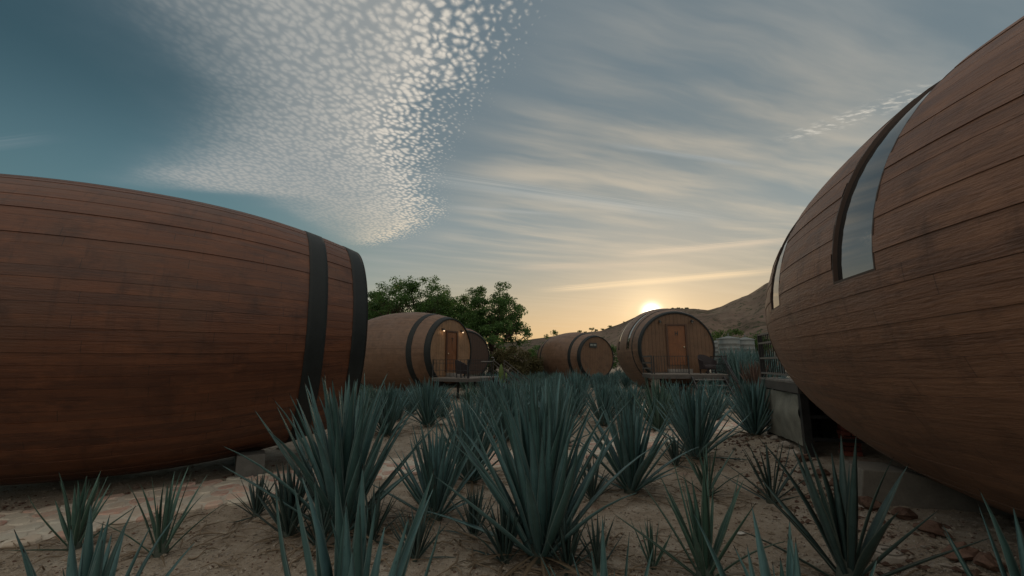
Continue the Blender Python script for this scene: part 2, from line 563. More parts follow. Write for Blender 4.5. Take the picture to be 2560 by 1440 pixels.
M['canvas'] = plain('grey_canvas', (0.224, 0.218, 0.185), 0.9, 0.1, 0, 0.3, 3.5, 0.35)
M['brick'] = plain('red_brick', (0.20, 0.062, 0.045), 0.85, 0.2, 0, 0.3, 9.0, 0.4, 0.35)
M['rock'] = plain('red_rock', (0.145, 0.088, 0.066), 0.9, 0.2, 0, 0.45, 7.0, 0.6, 0.35)
M['pale_rock'] = plain('pale_rock', (0.34, 0.30, 0.26), 0.9, 0.2, 0, 0.35, 7.0, 0.5, 0.25)
M['bark'] = plain('bark', (0.075, 0.056, 0.042), 0.9, 0.2, 0, 0.4, 8.0, 0.6)
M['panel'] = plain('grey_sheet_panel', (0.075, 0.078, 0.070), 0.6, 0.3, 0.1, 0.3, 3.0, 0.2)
M['paper'] = plain('pale_scrap', (0.50, 0.48, 0.44), 0.8)
M['cactus'] = plain('cactus_green', (0.105, 0.155, 0.045), 0.6, 0.3, 0, 0.3, 10.0, 0.3)


def glass_mat():
    m, t, b = mat('window_glass')
    b.inputs['Base Color'].default_value = (0.010, 0.014, 0.015, 1)
    b.inputs['Roughness'].default_value = 0.03
    b.inputs['IOR'].default_value = 2.9
    b.inputs['Specular IOR Level'].default_value = 0.5
    g = t.n('ShaderNodeTexCoord').outputs['Object']
    bump(t, b, t.noise(g, 1.6, 2, 0.5), 0.06, 0.02)
    return m


M['glass'] = glass_mat()


def lamp_mat():
    m, t, b = mat('lit_bulb')
    b.inputs['Base Color'].default_value = (1, 0.8, 0.6, 1)
    b.inputs['Emission Color'].default_value = (1.0, 0.72, 0.45, 1)
    b.inputs['Emission Strength'].default_value = 1.4
    return m


M['bulb_lit'] = lamp_mat()
M['bulb_off'] = plain('unlit_bulb', (0.35, 0.33, 0.30), 0.3)


def leaf_mat(name, base, tip, edge, dead=0.0, trans=0.15):
    """agave leaf: UV u across (0..1), v along (0 base .. 1 tip)"""
    m, t, b = mat(name)
    uv = t.n('ShaderNodeTexCoord').outputs['UV']
    s = t.n('ShaderNodeSeparateXYZ')
    t.put(s.inputs[0], uv)
    u, v = s.outputs[0], s.outputs[1]
    obj = t.n('ShaderNodeTexCoord').outputs['Object']
    rnd = t.n('ShaderNodeObjectInfo').outputs['Random']
    isl = t.n('ShaderNodeNewGeometry').outputs['Random Per Island']
    r = t.math('FRACT', t.math('ADD', rnd, isl))
    lon = t.noise(t.mapping(uv, scale=(22, 1.5, 1)), 1.0, 3, 0.5)
    blo = t.noise(obj, 6.0, 4, 0.6)
    c = t.mix(t.smooth(v, 0.0, 1.0), base, tip)
    k = t.math('ADD', t.math('MULTIPLY', lon, 0.5), t.math('MULTIPLY', blo, 0.5))
    c = t.mix(t.smooth(k, 0.40, 0.66, 0.0, 0.55), c, [min(1, x * 1.55 + 0.03) for x in tip])
    sc_ = t.noise(obj, 26.0, 2, 0.5)
    c = t.mix(t.smooth(sc_, 0.64, 0.74, 0.0, 0.5), c, [x * 0.5 for x in base])
    c = t.mix(t.smooth(r, 0.0, 1.0, 0.0, 0.75), c, [base[0] * 0.55, base[1] * 0.66, base[2] * 0.55])
    eu = t.math('ABSOLUTE', t.math('SUBTRACT', u, 0.5))
    c = t.mix(t.smooth(eu, 0.36, 0.48, 0.0, 0.75), c, edge)
    c = t.mix(t.smooth(v, 0.965, 0.985), c, (0.030, 0.016, 0.012))
    if dead:
        c = t.mix(dead, c, (0.19, 0.135, 0.085))
    t.put(b.inputs['Base Color'], c)
    b.inputs['Roughness'].default_value = 0.52
    b.inputs['Specular IOR Level'].default_value = 0.35
    bump(t, b, lon, 0.25, 0.004)
    return m


M['agave'] = leaf_mat('agave_leaf_blue', (0.054, 0.110, 0.109), (0.087, 0.180, 0.186), (0.217, 0.299, 0.281))
M['agave_young'] = leaf_mat('agave_leaf_green', (0.046, 0.095, 0.073), (0.073, 0.151, 0.124), (0.245, 0.302, 0.238))
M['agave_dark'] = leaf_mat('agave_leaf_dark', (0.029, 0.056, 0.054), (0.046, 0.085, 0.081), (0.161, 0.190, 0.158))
M['agave_dead'] = leaf_mat('agave_leaf_dry', (0.090, 0.090, 0.075), (0.135, 0.120, 0.090), (0.240, 0.195, 0.150), 0.75)
M['agave_red'] = leaf_mat('agave_leaf_withered', (0.06, 0.035, 0.032), (0.11, 0.060, 0.055), (0.15, 0.09, 0.08), 0.2)
M['agave_core'] = plain('agave_heart', (0.060, 0.075, 0.060), 0.8)


def foliage_mat(name, c0, c1, trans=0.35):
    m, t, b = mat(name)
    isl = t.n('ShaderNodeNewGeometry').outputs['Random Per Island']
    obj = t.n('ShaderNodeTexCoord').outputs['Object']
    n = t.noise(obj, 0.55, 3, 0.6)
    f = t.math('ADD', t.math('MULTIPLY', isl, 0.5), t.math('MULTIPLY', n, 0.5))
    c = t.ramp(f, [(0.25, c0), (0.75, c1)])
    t.put(b.inputs['Base Color'], c)
    b.inputs['Roughness'].default_value = 0.6
    b.inputs['Specular IOR Level'].default_value = 0.3
    tr = t.n('ShaderNodeBsdfTranslucent')
    t.put(tr.inputs[0], c)
    mx = t.n('ShaderNodeMixShader')
    mx.inputs[0].default_value = trans
    m.node_tree.links.new(b.outputs[0], mx.inputs[1])
    m.node_tree.links.new(tr.outputs[0], mx.inputs[2])
    o = [n_ for n_ in m.node_tree.nodes if n_.type == 'OUTPUT_MATERIAL'][0]
    m.node_tree.links.new(mx.outputs[0], o.inputs[0])
    return m


M['fol_dark'] = foliage_mat('foliage_dark_green', (0.041, 0.094, 0.028), (0.110, 0.206, 0.054))
M['fol_mid'] = foliage_mat('foliage_mid_green', (0.051, 0.102, 0.026), (0.136, 0.198, 0.053))
M['fol_olive'] = foliage_mat('foliage_olive', (0.070, 0.062, 0.026), (0.125, 0.110, 0.048))


def ground_mat():
    m, t, b = mat('dry_earth')
    g = t.n('ShaderNodeNewGeometry').outputs['Position']
    big = t.noise(g, 0.45, 4, 0.6)
    med = t.noise(g, 3.0, 6, 0.62)
    fin = t.noise(g, 22.0, 6, 0.7)
    vf = t.noise(g, 90.0, 3, 0.6)
    f = t.math('ADD', t.math('MULTIPLY', med, 0.5), t.math('ADD', t.math('MULTIPLY', fin, 0.35), t.math('MULTIPLY', vf, 0.15)))
    c = t.ramp(f, [(0.30, (0.148, 0.113, 0.084)), (0.47, (0.322, 0.268, 0.210)), (0.60, (0.426, 0.374, 0.309)), (0.75, (0.626, 0.583, 0.529))])
    c = t.mix(t.smooth(big, 0.45, 0.70, 0.0, 0.55), c, (0.260, 0.204, 0.149))
    red = t.noise(g, 0.9, 4, 0.6)
    c = t.mix(t.smooth(red, 0.58, 0.72, 0.0, 0.5), c, (0.260, 0.137, 0.110))
    spk = t.noise(g, 55.0, 1, 0.5)
    c = t.mix(t.smooth(spk, 0.70, 0.76, 0.0, 0.7), c, (0.730, 0.711, 0.679))
    c = t.mix(t.smooth(spk, 0.26, 0.32, 0.7, 0.0), c, (0.061, 0.047, 0.038))
    t.put(b.inputs['Base Color'], c)
    b.inputs['Roughness'].default_value = 0.95
    b.inputs['Specular IOR Level'].default_value = 0.15
    h = t.math('ADD', t.math('MULTIPLY', med, 0.6), t.math('ADD', t.math('MULTIPLY', fin, 0.5), t.math('MULTIPLY', vf, 0.25)))
    bump(t, b, h, 0.95, 0.05)
    return m


def hill_mat():
    m, t, b = mat('dry_hillside')
    g = t.n('ShaderNodeNewGeometry').outputs['Position']
    n1 = t.noise(t.mapping(g, scale=(1, 0.5, 2.5)), 0.010, 6, 0.6)
    n2 = t.noise(g, 0.06, 6, 0.65)
    n3 = t.noise(g, 0.35, 4, 0.7)
    f = t.math('ADD', t.math('MULTIPLY', n1, 0.6), t.math('ADD', t.math('MULTIPLY', n2, 0.28), t.math('MULTIPLY', n3, 0.12)))
    c = t.ramp(f, [(0.36, (0.065, 0.067, 0.049)), (0.47, (0.158, 0.116, 0.094)), (0.58, (0.209, 0.163, 0.128)), (0.70, (0.149, 0.137, 0.094))])
    scrub = t.noise(g, 0.025, 5, 0.65)
    c = t.mix(t.smooth(scrub, 0.52, 0.64, 0.0, 0.6), c, (0.039, 0.037, 0.022))
    spots = t.noise(g, 0.16, 3, 0.7)
    c = t.mix(t.smooth(spots, 0.55, 0.63, 0.0, 0.85), c, (0.037, 0.051, 0.029))
    t.put(b.inputs['Base Color'], c)
    b.inputs['Roughness'].default_value = 1.0
    b.inputs['Specular IOR Level'].default_value = 0.05
    bump(t, b, n2, 0.5, 4.0)
    return m


M['earth'] = ground_mat()
M['hill'] = hill_mat()


def stone_mat(name, island):
    m, t, b = mat(name)
    g = t.n('ShaderNodeTexCoord').outputs['Object']
    w = t.n('ShaderNodeNewGeometry').outputs['Position']
    rnd = t.n('ShaderNodeNewGeometry').outputs['Random Per Island'] if island else t.n('ShaderNodeObjectInfo').outputs['Random']
    c = t.ramp(rnd, [(0.0, (0.546, 0.445, 0.360)), (0.30, (0.641, 0.576, 0.474)), (0.42, (0.578, 0.330, 0.261)), (0.62, (0.641, 0.412, 0.327)),
                     (0.75, (0.465, 0.240, 0.196)), (0.88, (0.530, 0.512, 0.441))], 'CONSTANT')
    n = t.noise(w, 11.0, 6, 0.65)
    n2 = t.noise(w, 60.0, 3, 0.6)
    c = t.mix(t.smooth(n, 0.35, 0.65, 0.15, 0.70), c, (0.546, 0.494, 0.409))
    c = t.mix(t.smooth(n2, 0.55, 0.75, 0.0, 0.4), c, (0.256, 0.182, 0.139))
    t.put(b.inputs['Base Color'], c)
    b.inputs['Roughness'].default_value = 0.85
    b.inputs['Specular IOR Level'].default_value = 0.25
    bump(t, b, t.math('ADD', n, t.math('MULTIPLY', n2, 0.4)), 0.5, 0.015)
    return m


M['flag'] = stone_mat('flagstone', False)
M['flag_far'] = stone_mat('flagstone_far', True)
M['mortar'] = plain('path_mortar', (0.557, 0.506, 0.430), 0.9, 0.2, 0, 0.3, 6.0, 0.5)


# ================================================================== terrain
F_C, F_YAW = (5.749, 4.162), math.radians(15.78)
F_AX = (math.sin(F_YAW), math.cos(F_YAW))


def smoothstep(a, b, x):
    t = min(1.0, max(0.0, (x - a) / (b - a)))
    return t * t * (3 - 2 * t)


def gh(x, y):
    """height of the ground"""
    rx, ry = x - F_C[0], y - F_C[1]
    s = rx * F_AX[0] + ry * F_AX[1]
    l = rx * F_AX[1] - ry * F_AX[0]
    ds = max(0.0, s - 5.6, -6.0 - s)
    d = math.hypot(l, ds)
    z = 0.27 * (1 - smoothstep(1.55, 2.75, d + 0.25 * mnoise.noise((x * 0.9, y * 0.9, 0))))
    r = math.hypot(x, y)
    fade = 1.0 - smoothstep(30, 60, r)
    z += fade * (0.045 * mnoise.noise((x * 0.35, y * 0.35, 1.3)) + 0.028 * mnoise.noise((x * 1.3, y * 1.3, 4.1))
                 + 0.018 * mnoise.noise((x * 4.0, y * 4.0, 9.0)))
    if r < 14:
        z += 0.014 * mnoise.noise((x * 9.0, y * 9.0, 2.0))
        rub = 1 - smoothstep(0.2, 0.75, abs(d - 2.0))
        z += rub * 0.05 * (0.5 + mnoise.noise((x * 5.0, y * 5.0, 7.0)))
    return z


def ground_at(px, py):
    r = ray(px, py)
    t = (CAM_H - 0.0) / -r.z
    for _ in range(8):
        p = Vector((0, 0, CAM_H)) + r * t
        t = (CAM_H - gh(p.x, p.y)) / -r.z
    p = Vector((0, 0, CAM_H)) + r * t
    return Vector((p.x, p.y, gh(p.x, p.y)))


def axis_grid(lo, hi, step, grow, far):
    a = list(np.arange(lo, hi + 1e-6, step))
    s, x = step, hi
    up = []
    while x < far:
        s *= grow
        x += s
        up.append(x)
    s, x = step, lo
    dn = []
    while x > -far:
        s *= grow
        x -= s
        dn.append(x)
    return np.array(dn[::-1] + a + up)


GX = axis_grid(-8.0, 8.0, 0.075, 1.12, 4000)
GY = axis_grid(1.2, 13.0, 0.075, 1.12, 4000)
VX, VY = np.meshgrid(GX, GY)
VZ = np.array([gh(float(x), float(y)) for x, y in zip(VX.ravel(), VY.ravel())])
nx, ny = len(GX), len(GY)
idx = np.arange(nx * ny).reshape(ny, nx)
Fq = np.stack([idx[:-1, :-1], idx[:-1, 1:], idx[1:, 1:], idx[1:, :-1]], -1).reshape(-1, 4)
ground = link('ground', np_mesh('ground', np.stack([VX.ravel(), VY.ravel(), VZ], -1), Fq, M['earth'], True))
tag(ground, 'dry sandy earth between the barrels', kind='structure')

# hills: the ridge in front (its crest read off the photograph) and low hills all round the valley
CREST = [(-1500, 850), (-600, 850), (200, 866), (900, 868), (1200, 862), (1320, 850), (1400, 839), (1500, 828), (1545, 813), (1595, 792), (1632, 777),
         (1690, 773), (1740, 775), (1770, 778), (1800, 770), (1835, 755), (1870, 741), (1892, 728), (1915, 714), (2000, 672), (2150, 640), (2400, 640), (2800, 700), (3600, 800)]
CA = [(math.atan2(ray(px, py).x, ray(px, py).y), ray(px, py).z / math.hypot(ray(px, py).x, ray(px, py).y)) for px, py in CREST]
CA = [(-math.pi, 0.085), (-2.2, 0.11), (-1.4, 0.06)] + [c for c in CA if -1.2 < c[0] < 1.3] + [(1.6, 0.09), (2.4, 0.10), (math.pi, 0.085)]
ca_x, ca_y = np.array([c[0] for c in CA]), np.array([c[1] for c in CA])
AZ = np.unique(np.concatenate([np.linspace(-math.pi, math.pi, 181), np.linspace(-0.2, 0.75, 330)]))
RR = np.concatenate([np.linspace(150, 560, 62), np.linspace(570, 1000, 12)])
RC = 560.0
HV = []
for r in RR:
    for a in AZ:
        x, y = r * math.sin(a), r * math.cos(a)
        ch = float(np.interp(a, ca_x, ca_y)) * RC + CAM_H
        p = smoothstep(150, RC, r) if r < RC else 1.0
        p = 0.35 * p + 0.65 * p * p if r < RC else 1.0
        n = mnoise.noise((x * 0.012, y * 0.012, 0.5)) + 0.5 * mnoise.noise((x * 0.035, y * 0.035, 3.5)) + 0.3 * mnoise.noise((x * 0.09, y * 0.09, 5.5))
        gully = abs(mnoise.noise((a * 22.0, r * 0.004, 8.0)))
        k = max(0.0, 1 - abs(p - 0.45) * 1.6)
        az_r = 0.30 + 0.245 * (r - 200) / 360
        spur = math.exp(-((a - az_r) / 0.035) ** 2) * k
        z = ch * p + k * (6.0 * n - 9.0 * gully + 8.0 * spur) * min(1.0, ch / 50) + (0.35 * n if r >= RC - 8 else 0)
        if r > RC:
            z -= (r - RC) * 0.05
        if r < 152:
            z = -1.0
        HV.append((x, y, z - 0.2))
na = len(AZ)
idh = np.arange(len(HV)).reshape(len(RR), na)
Fh = np.stack([idh[:-1, :-1], idh[1:, :-1], idh[1:, 1:], idh[:-1, 1:]], -1).reshape(-1, 4)
hills = link('hills', np_mesh('hills', HV, Fh, M['hill'], True))
tag(hills, 'dry brown hillside the sun sets behind', kind='structure')

# ================================================================== barrels
RM, RE, BL, KP = 2.42, 1.861, 7.36, 2.2
NST = 96


def br(s):
    return RE + (RM - RE) * (1 - abs(s) ** KP)


def barrel_cabin(pos, yaw, cz, label, wood, hoops, windows=(), seg=16, seed=1, face=True, head=M['face_wood'], gap=0.003, pane_d=0.032):
    """windows: (s0, s1, stave0, stave1); hoops: (s0, s1, material, proud); local -Y is the door end"""
    rr = random.Random(seed)
    root = thing('barrel_cabin', (pos[0], pos[1], 0), -yaw, label, 'barrel cabin', 'barrel cabins among the agaves')

    def P(s, th, r):
        return (r * math.cos(th), s * BL / 2, cz + r * math.sin(th))

    # staves
    for k in range(NST):
        t0, t1 = 2 * math.pi * k / NST, 2 * math.pi * (k + 1) / NST
        dr = rr.uniform(-0.006, 0.006)
        spans = [(-1.0, 1.0)]
        for (s0, s1, k0, k1) in windows:
            if k0 <= k < k1:
                nsp = []
                for (a, b) in spans:
                    nsp += [(a, s0), (s1, b)] if (a < s0 and s1 < b) else [(a, b)]
                spans = nsp
        mb = MB()
        for (a, b) in spans:
            n = max(2, int(seg * (b - a) / 2 + 0.5))
            ss = [a + (b - a) * i / n for i in range(n + 1)]
            g = gap / 2 / RM
            wb = lambda kk, s: 0.0035 / RM * mnoise.noise((kk * 7.3 + seed, s * 4.0, 0.5)) + 0.0015 / RM * mnoise.noise((kk * 3.1, s * 17.0, seed))
            vs, uv = [], []
            for s in ss:
                r = br(s) + dr
                for j in range(3):
                    a0, a1 = t0 + g + wb(k, s), t1 - g + wb((k + 1) % NST, s)
                    th = a0 + (a1 - a0) * j / 2
                    vs.append(P(s, th, r))
                    uv.append((s * BL / 2, RM * th))
            mb.add(vs, [(i * 3 + j, (i + 1) * 3 + j, (i + 1) * 3 + j + 1, i * 3 + j + 1) for i in range(n) for j in range(2)], True, uv)
            for th_, flip, kk in ((t0 + g, 1, k), (t1 - g, 0, (k + 1) % NST)):
                vs, uv = [], []
                for s in ss:
                    th = th_ + wb(kk, s)
                    vs += [P(s, th, br(s) + dr), P(s, th, br(s) - 0.04)]
                    uv += [(s * BL / 2, RM * th), (s * BL / 2, RM * th + 0.04)]
                mb.add(vs, [(2 * i, 2 * i + 1, 2 * i + 3, 2 * i + 2)[::(1 if flip else -1)] for i in range(n)], False, uv)
        mb.build('stave', wood, root)
    # inner shell behind the joints
    ss = sorted(set([-1 + i / 16 for i in range(33)] + [q for w in windows for q in w[:2]]))
    mb = MB()
    vs = [P(s, 2 * math.pi * k / NST, br(s) - 0.014) for s in ss for k in range(NST)]
    fs = []
    for i in range(len(ss) - 1):
        for k in range(NST):
            if any(w[0] <= ss[i] < w[1] and w[2] <= k < w[3] for w in windows):
                continue
            fs.append((i * NST + k, (i + 1) * NST + k, (i + 1) * NST + (k + 1) % NST, i * NST + (k + 1) % NST))
    mb.add(vs, fs, True)
    mb.build('shell', M['core'], root)
    # hoops
    for (a, b, hm, pr) in hoops:
        mb = MB()
        n = 5
        N = 96
        prof = [(b, br(b) - 0.01)] + [(a + (b - a) * i / n, br(a + (b - a) * i / n) + pr) for i in range(n, -1, -1)] + [(a, br(a) - 0.01)]
        vs = [P(s, 2 * math.pi * k / N, r) for s, r in prof for k in range(N)]
        mb.add(vs, [(i * N + k, i * N + (k + 1) % N, (i + 1) * N + (k + 1) % N, (i + 1) * N + k) for i in range(len(prof) - 1) for k in range(N)], True)
        mb.build('hoop', hm, root)
    # ends: rim ring, recessed head of upright planks
    for e in (-1, 1):
        y0 = e * BL / 2
        mb = MB()
        N = 96
        prof = [(y0, RE + 0.013), (y0 + e * 0.012, RE + 0.008), (y0 + e * 0.012, RE - 0.055), (y0 - e * 0.10, RE - 0.055)]
        vs = [(r * math.cos(2 * math.pi * k / N), y, cz + r * math.sin(2 * math.pi * k / N)) for y, r in prof for k in range(N)]
        mb.add(vs, [(i * N + k, i * N + (k + 1) % N, (i + 1) * N + (k + 1) % N, (i + 1) * N + k)[::-e] for i in range(3) for k in range(N)], False)
        mb.build('rim', M['hoop'], root)
        rad = RE - 0.057
        yb = y0 - e * 0.085
        mb = MB()
        mb.add([(rad * math.cos(2 * math.pi * k / 64), yb, cz + rad * math.sin(2 * math.pi * k / 64)) for k in range(64)], [tuple(range(64))])
        hb = mb.build('head_backing', M['core'], root)
        if e < 0 and face:
            NP = 19
            for i in range(NP):
                x0 = -rad + 2 * rad * i / NP + 0.004
                x1 = -rad + 2 * rad * (i + 1) / NP - 0.004
                top = [(x, math.sqrt(max(0, rad * rad - x * x))) for x in [x0 + (x1 - x0) * q / 4 for q in range(5)]]
                poly = [(x, -z) for x, z in top] + [(x, z) for x, z in reversed(top)]
                pr = rr.uniform(-0.004, 0.004)
                mb = MB()
                vs = [(x, yb - 0.035 + pr, cz + z) for x, z in poly] + [(x, yb - 0.002, cz + z) for x, z in poly]
                n = len(poly)
                uvs = [(z, x) for x, z in poly] * 2
                mb.add(vs, [tuple(range(n))] + [(q, n + q, n + (q + 1) % n, (q + 1) % n) for q in range(n)], False, uvs)
                mb.build('head_plank', head, root)
    # windows: tall curved openings with a deep wooden reveal and a pane
    for (s0, s1, k0, k1) in windows:
        ta, tb = 2 * math.pi * k0 / NST, 2 * math.pi * k1 / NST
        N = 14
        ths = [ta + (tb - ta) * i / N for i in range(N + 1)]
        mb = MB()
        ft = 0.020 / (BL / 2)
        for (a, b) in ((s0 + 0.0006, s0 + ft), (s1 - ft, s1 - 0.0006)):
            prof = [(a, 0.001), (b, 0.001), (b, -0.20), (a, -0.20)]
            vs = [P(s, th, br(s) + d) for th in ths for s, d in prof]
            mb.add(vs, [(i * 4 + j, i * 4 + (j + 1) % 4, (i + 1) * 4 + (j + 1) % 4, (i + 1) * 4 + j) for i in range(N) for j in range(4)]
                   + [(0, 1, 2, 3), (N * 4 + 3, N * 4 + 2, N * 4 + 1, N * 4)], False)
        sm = (s0 + s1) / 2
        dth = 0.022 / RM
        for (q0, q1) in ((ta + 0.0006, ta + dth), (tb - dth, tb - 0.0006)):
            vs = [P(s, q, br(s) + d) for s in (s0 + ft, s1 - ft) for q, d in ((q0, 0.000), (q1, 0.000), (q1, -0.198), (q0, -0.198))]
            mb.add(vs, [(0, 1, 2, 3), (7, 6, 5, 4)] + [(j, 4 + j, 4 + (j + 1) % 4, (j + 1) % 4) for j in range(4)], False)
        w = mb.build('window', M['reveal'], root)
        mb = MB()
        qs = [s0 + ft + (s1 - s0 - 2 * ft) * i / 3 for i in range(4)]
        for d in (-pane_d, -pane_d - 0.012):
            vs = [P(s, th, br(sm) + d + (br(s) - br(sm)) * 0.6) for th in ths for s in qs]
            mb.add(vs, [(i * 4 + j, i * 4 + j + 1, (i + 1) * 4 + j + 1, (i + 1) * 4 + j) for i in range(N) for j in range(3)], True)
        mb.build('pane', M['glass'], w)
    return root


def end_frame(pos, yaw, e):
    """centre of an end and its outward direction"""
    ax = (math.sin(yaw), math.cos(yaw))
    return (pos[0] + e * ax[0] * BL / 2, pos[1] + e * ax[1] * BL / 2), (e * ax[0], e * ax[1])


HD = M['hoop']
dark2 = [(-0.998, -0.915, HD, 0.012), (-0.715, -0.625, HD, 0.012), (0.625, 0.715, HD, 0.012), (0.915, 0.998, HD, 0.012)]
darkA = [(-0.998, -0.915, HD, 0.012), (-0.78, -0.70, HD, 0.012), (0.715, 0.80, HD, 0.012), (0.925, 0.998, HD, 0.012)]
line2 = [(-0.998, -0.93, HD, 0.012), (-0.76, -0.735, HD, 0.010), (0.735, 0.76, HD, 0.010), (0.93, 0.998, HD, 0.012)]
lineF = [(-0.998, -0.93, M['hoop_brown'], 0.012), (-0.93, -0.918, HD, 0.004), (0.918, 0.93, HD, 0.004), (0.93, 0.998, M['hoop_brown'], 0.012)]

POS = {'A': ((-6.802, 7.466), math.radians(57.31), 2.533), 'B': ((-6.577, 26.256), math.radians(-58.93), 2.546),
       'C': ((-4.77, 36.4), math.radians(-20.0), 2.45), 'D': ((5.868, 41.295), math.radians(-27.11), 2.352),
       'E': ((8.885, 25.717), math.radians(5.576), 2.647), 'F': (F_C, F_YAW, 2.725)}

A = barrel_cabin(*POS['A'], 'huge red-brown barrel cabin with two broad black hoops, filling the left edge', M['stave_red'], darkA, seg=24, seed=3, face=False)
B = barrel_cabin(*POS['B'], 'barrel cabin with two lit lamps beside its brown door', M['stave_tan'], dark2, seg=14, seed=4)
Cb = barrel_cabin(*POS['C'], 'barrel cabin mostly hidden behind the lamp-lit barrel, only its curved end showing', M['stave_brown'], dark2, seg=10, seed=5, head=M['reveal'])
Db = barrel_cabin(*POS['D'], 'far small-looking barrel cabin with a dark sign on its plain end', M['stave_dusk'], dark2, seg=10, seed=6, head=M['face_dusk'])
Eb = barrel_cabin(*POS['E'], 'barrel cabin with front steps and an orange-brown door, under the setting sun', M['stave_dusk'], line2, head=M['face_dusk'],
                  windows=[(-0.64, -0.52, 32, 48), (-0.09, 0.05, 32, 48)], seg=14, seed=7, pane_d=0.012)
Fb = barrel_cabin((POS['F'][0]), POS['F'][1] + math.pi, POS['F'][2], 'huge brown barrel cabin with tall curved windows, filling the right edge', M['stave_brown'], lineF,
                  windows=[(0.165, 0.352, 0, 16), (-0.50, -0.32, 0, 16)], seg=24, seed=8, face=False)


def door_on(root, cz, w, z0, z1, knob_side, mark):
    y = -BL / 2 + 0.05
    mb = MB()
    for x in (-w / 2 - 0.05, w / 2 + 0.05):
        mb.box((x, y - 0.03, (z0 + z1) / 2 + 0.025), (0.09, 0.10, z1 - z0 + 0.13))
    mb.box((0, y - 0.028, z1 + 0.045), (w + 0.006, 0.094, 0.085))
    fr = mb.build('door_frame', M['door_frame'], root)
    mb = MB()
    mb.box((0, y - 0.010, (z0 + z1) / 2), (w - 0.01, 0.05, z1 - z0 - 0.01))
    pz = z1 - z0
    for (a, b) in ((0.06, 0.46), (0.54, 0.94)):
        for sx in (-1, 1):
            mb.box((sx * w * 0.235, y - 0.038, z0 + pz * (a + b) / 2), (w * 0.36, 0.012, pz * (b - a)))
    d = mb.build('door', M['door'], root)
    mb = MB()
    mb.lathe([(0.0, 0.0), (0.032, 0.004), (0.036, 0.02), (0.028, 0.036), (0.012, 0.04), (0.012, 0.075)], 12)
    q = Matrix.Rotation(-math.pi / 2, 3, 'X')
    mb.v = [tuple(q @ Vector(p) + Vector((knob_side * w * 0.40, y - 0.105, z0 + pz * 0.45))) for p in mb.v]
    mb.build('knob', M['brass'], d)
    mb = MB()
    for (cx, cz_, sx, sz) in mark:
        mb.box((cx, y - 0.049, z0 + pz * 0.80 + cz_), (sx, 0.010, sz))
    mb.build('emblem', M['iron'], d)


def lamp_on(root, x, z, lit):
    y = -BL / 2 + 0.045
    mb = MB()
    mb.box((x, y - 0.02, z + 0.06), (0.07, 0.05, 0.12))
    mb.tube([(x, y - 0.04, z + 0.10), (x, y - 0.12, z + 0.13), (x, y - 0.16, z + 0.10)], 0.012, 6)
    mb.lathe([(0.02, 0.10), (0.06, 0.06), (0.085, 0.0), (0.080, 0.0), (0.02, 0.08)], 12, (x, y - 0.16, z))
    l = mb.build('wall_lamp', M['iron'], root)
    mb = MB()
    mb.lathe([(0.0, -0.045), (0.035, -0.03), (0.048, 0.0), (0.035, 0.035), (0.0, 0.05)], 12, (x, y - 0.16, z - 0.01))
    mb.build('bulb', M['bulb_lit'] if lit else M['bulb_off'], l)
    if lit:
        ld = bpy.data.lights.new('lamp_light', 'POINT')
        ld.energy = 0.5
        ld.color = (1.0, 0.66, 0.36)
        ld.shadow_soft_size = 0.05
        lo = bpy.data.objects.new('lamp_light', ld)
        lo.location = (x, y - 0.17, z - 0.10)
        lo.parent = root
        COL.objects.link(lo)


door_on(Eb, POS['E'][2], 0.86, 1.80, 3.82, 1, [(-0.06, 0, 0.035, 0.22), (0.06, 0, 0.035, 0.22), (0.0, 0, 0.085, 0.035)])
door_on(B, POS['B'][2], 0.84, 1.44, 3.62, -1, [(0, 0.10, 0.16, 0.035), (0.062, 0.035, 0.035, 0.09), (0.02, -0.06, 0.035, 0.10), (0.02, -0.17, 0.04, 0.04)])
for x in (-0.85, 0.85):
    lamp_on(B, x, 3.68, True)
    lamp_on(Eb, x * 0.95, 3.98, False)

# sign on the far barrel's end: a thing that hangs on it
(sx, sy), (snx, sny) = end_frame(POS['D'][0], POS['D'][1], -1)
sg = thing('sign_board', (sx + snx * -0.03, sy + sny * -0.03, 3.42), math.atan2(-snx, sny), 'small dark sign board with pale lettering on the far barrel end', 'sign')
mb = MB()
mb.box((0.40, 0.02, 0.0), (0.80, 0.04, 0.42))
mb.build('board', M['sign'], sg)
for ri, (zz, hh, spans) in enumerate(((0.02, 0.13, [(0.08, 0.14), (0.16, 0.24), (0.26, 0.33), (0.35, 0.37), (0.46, 0.54), (0.56, 0.63), (0.65, 0.72)]),)):
    for a, b in spans:
        mb = MB()
        mb.box(((a + b) / 2, 0.043, zz), (b - a, 0.008, hh))
        mb.build('letter', M['sign_mark'], sg)


# ================================================================== porch decks
def board_row(root, x0, x1, y0, y1, z, t, w, m):
    n = max(1, int((y1 - y0) / w + 0.5))
    w = (y1 - y0) / n
    mb = MB()
    mb.box((0, 0, 0), (x1 - x0, w - 0.012, t))
    me = mb.mesh('board', m)
    for i in range(n):
        b = link('board', me, root)
        b.location = ((x0 + x1) / 2, y0 + (i + 0.5) * w, z - t / 2 + RND.uniform(-0.003, 0.003))


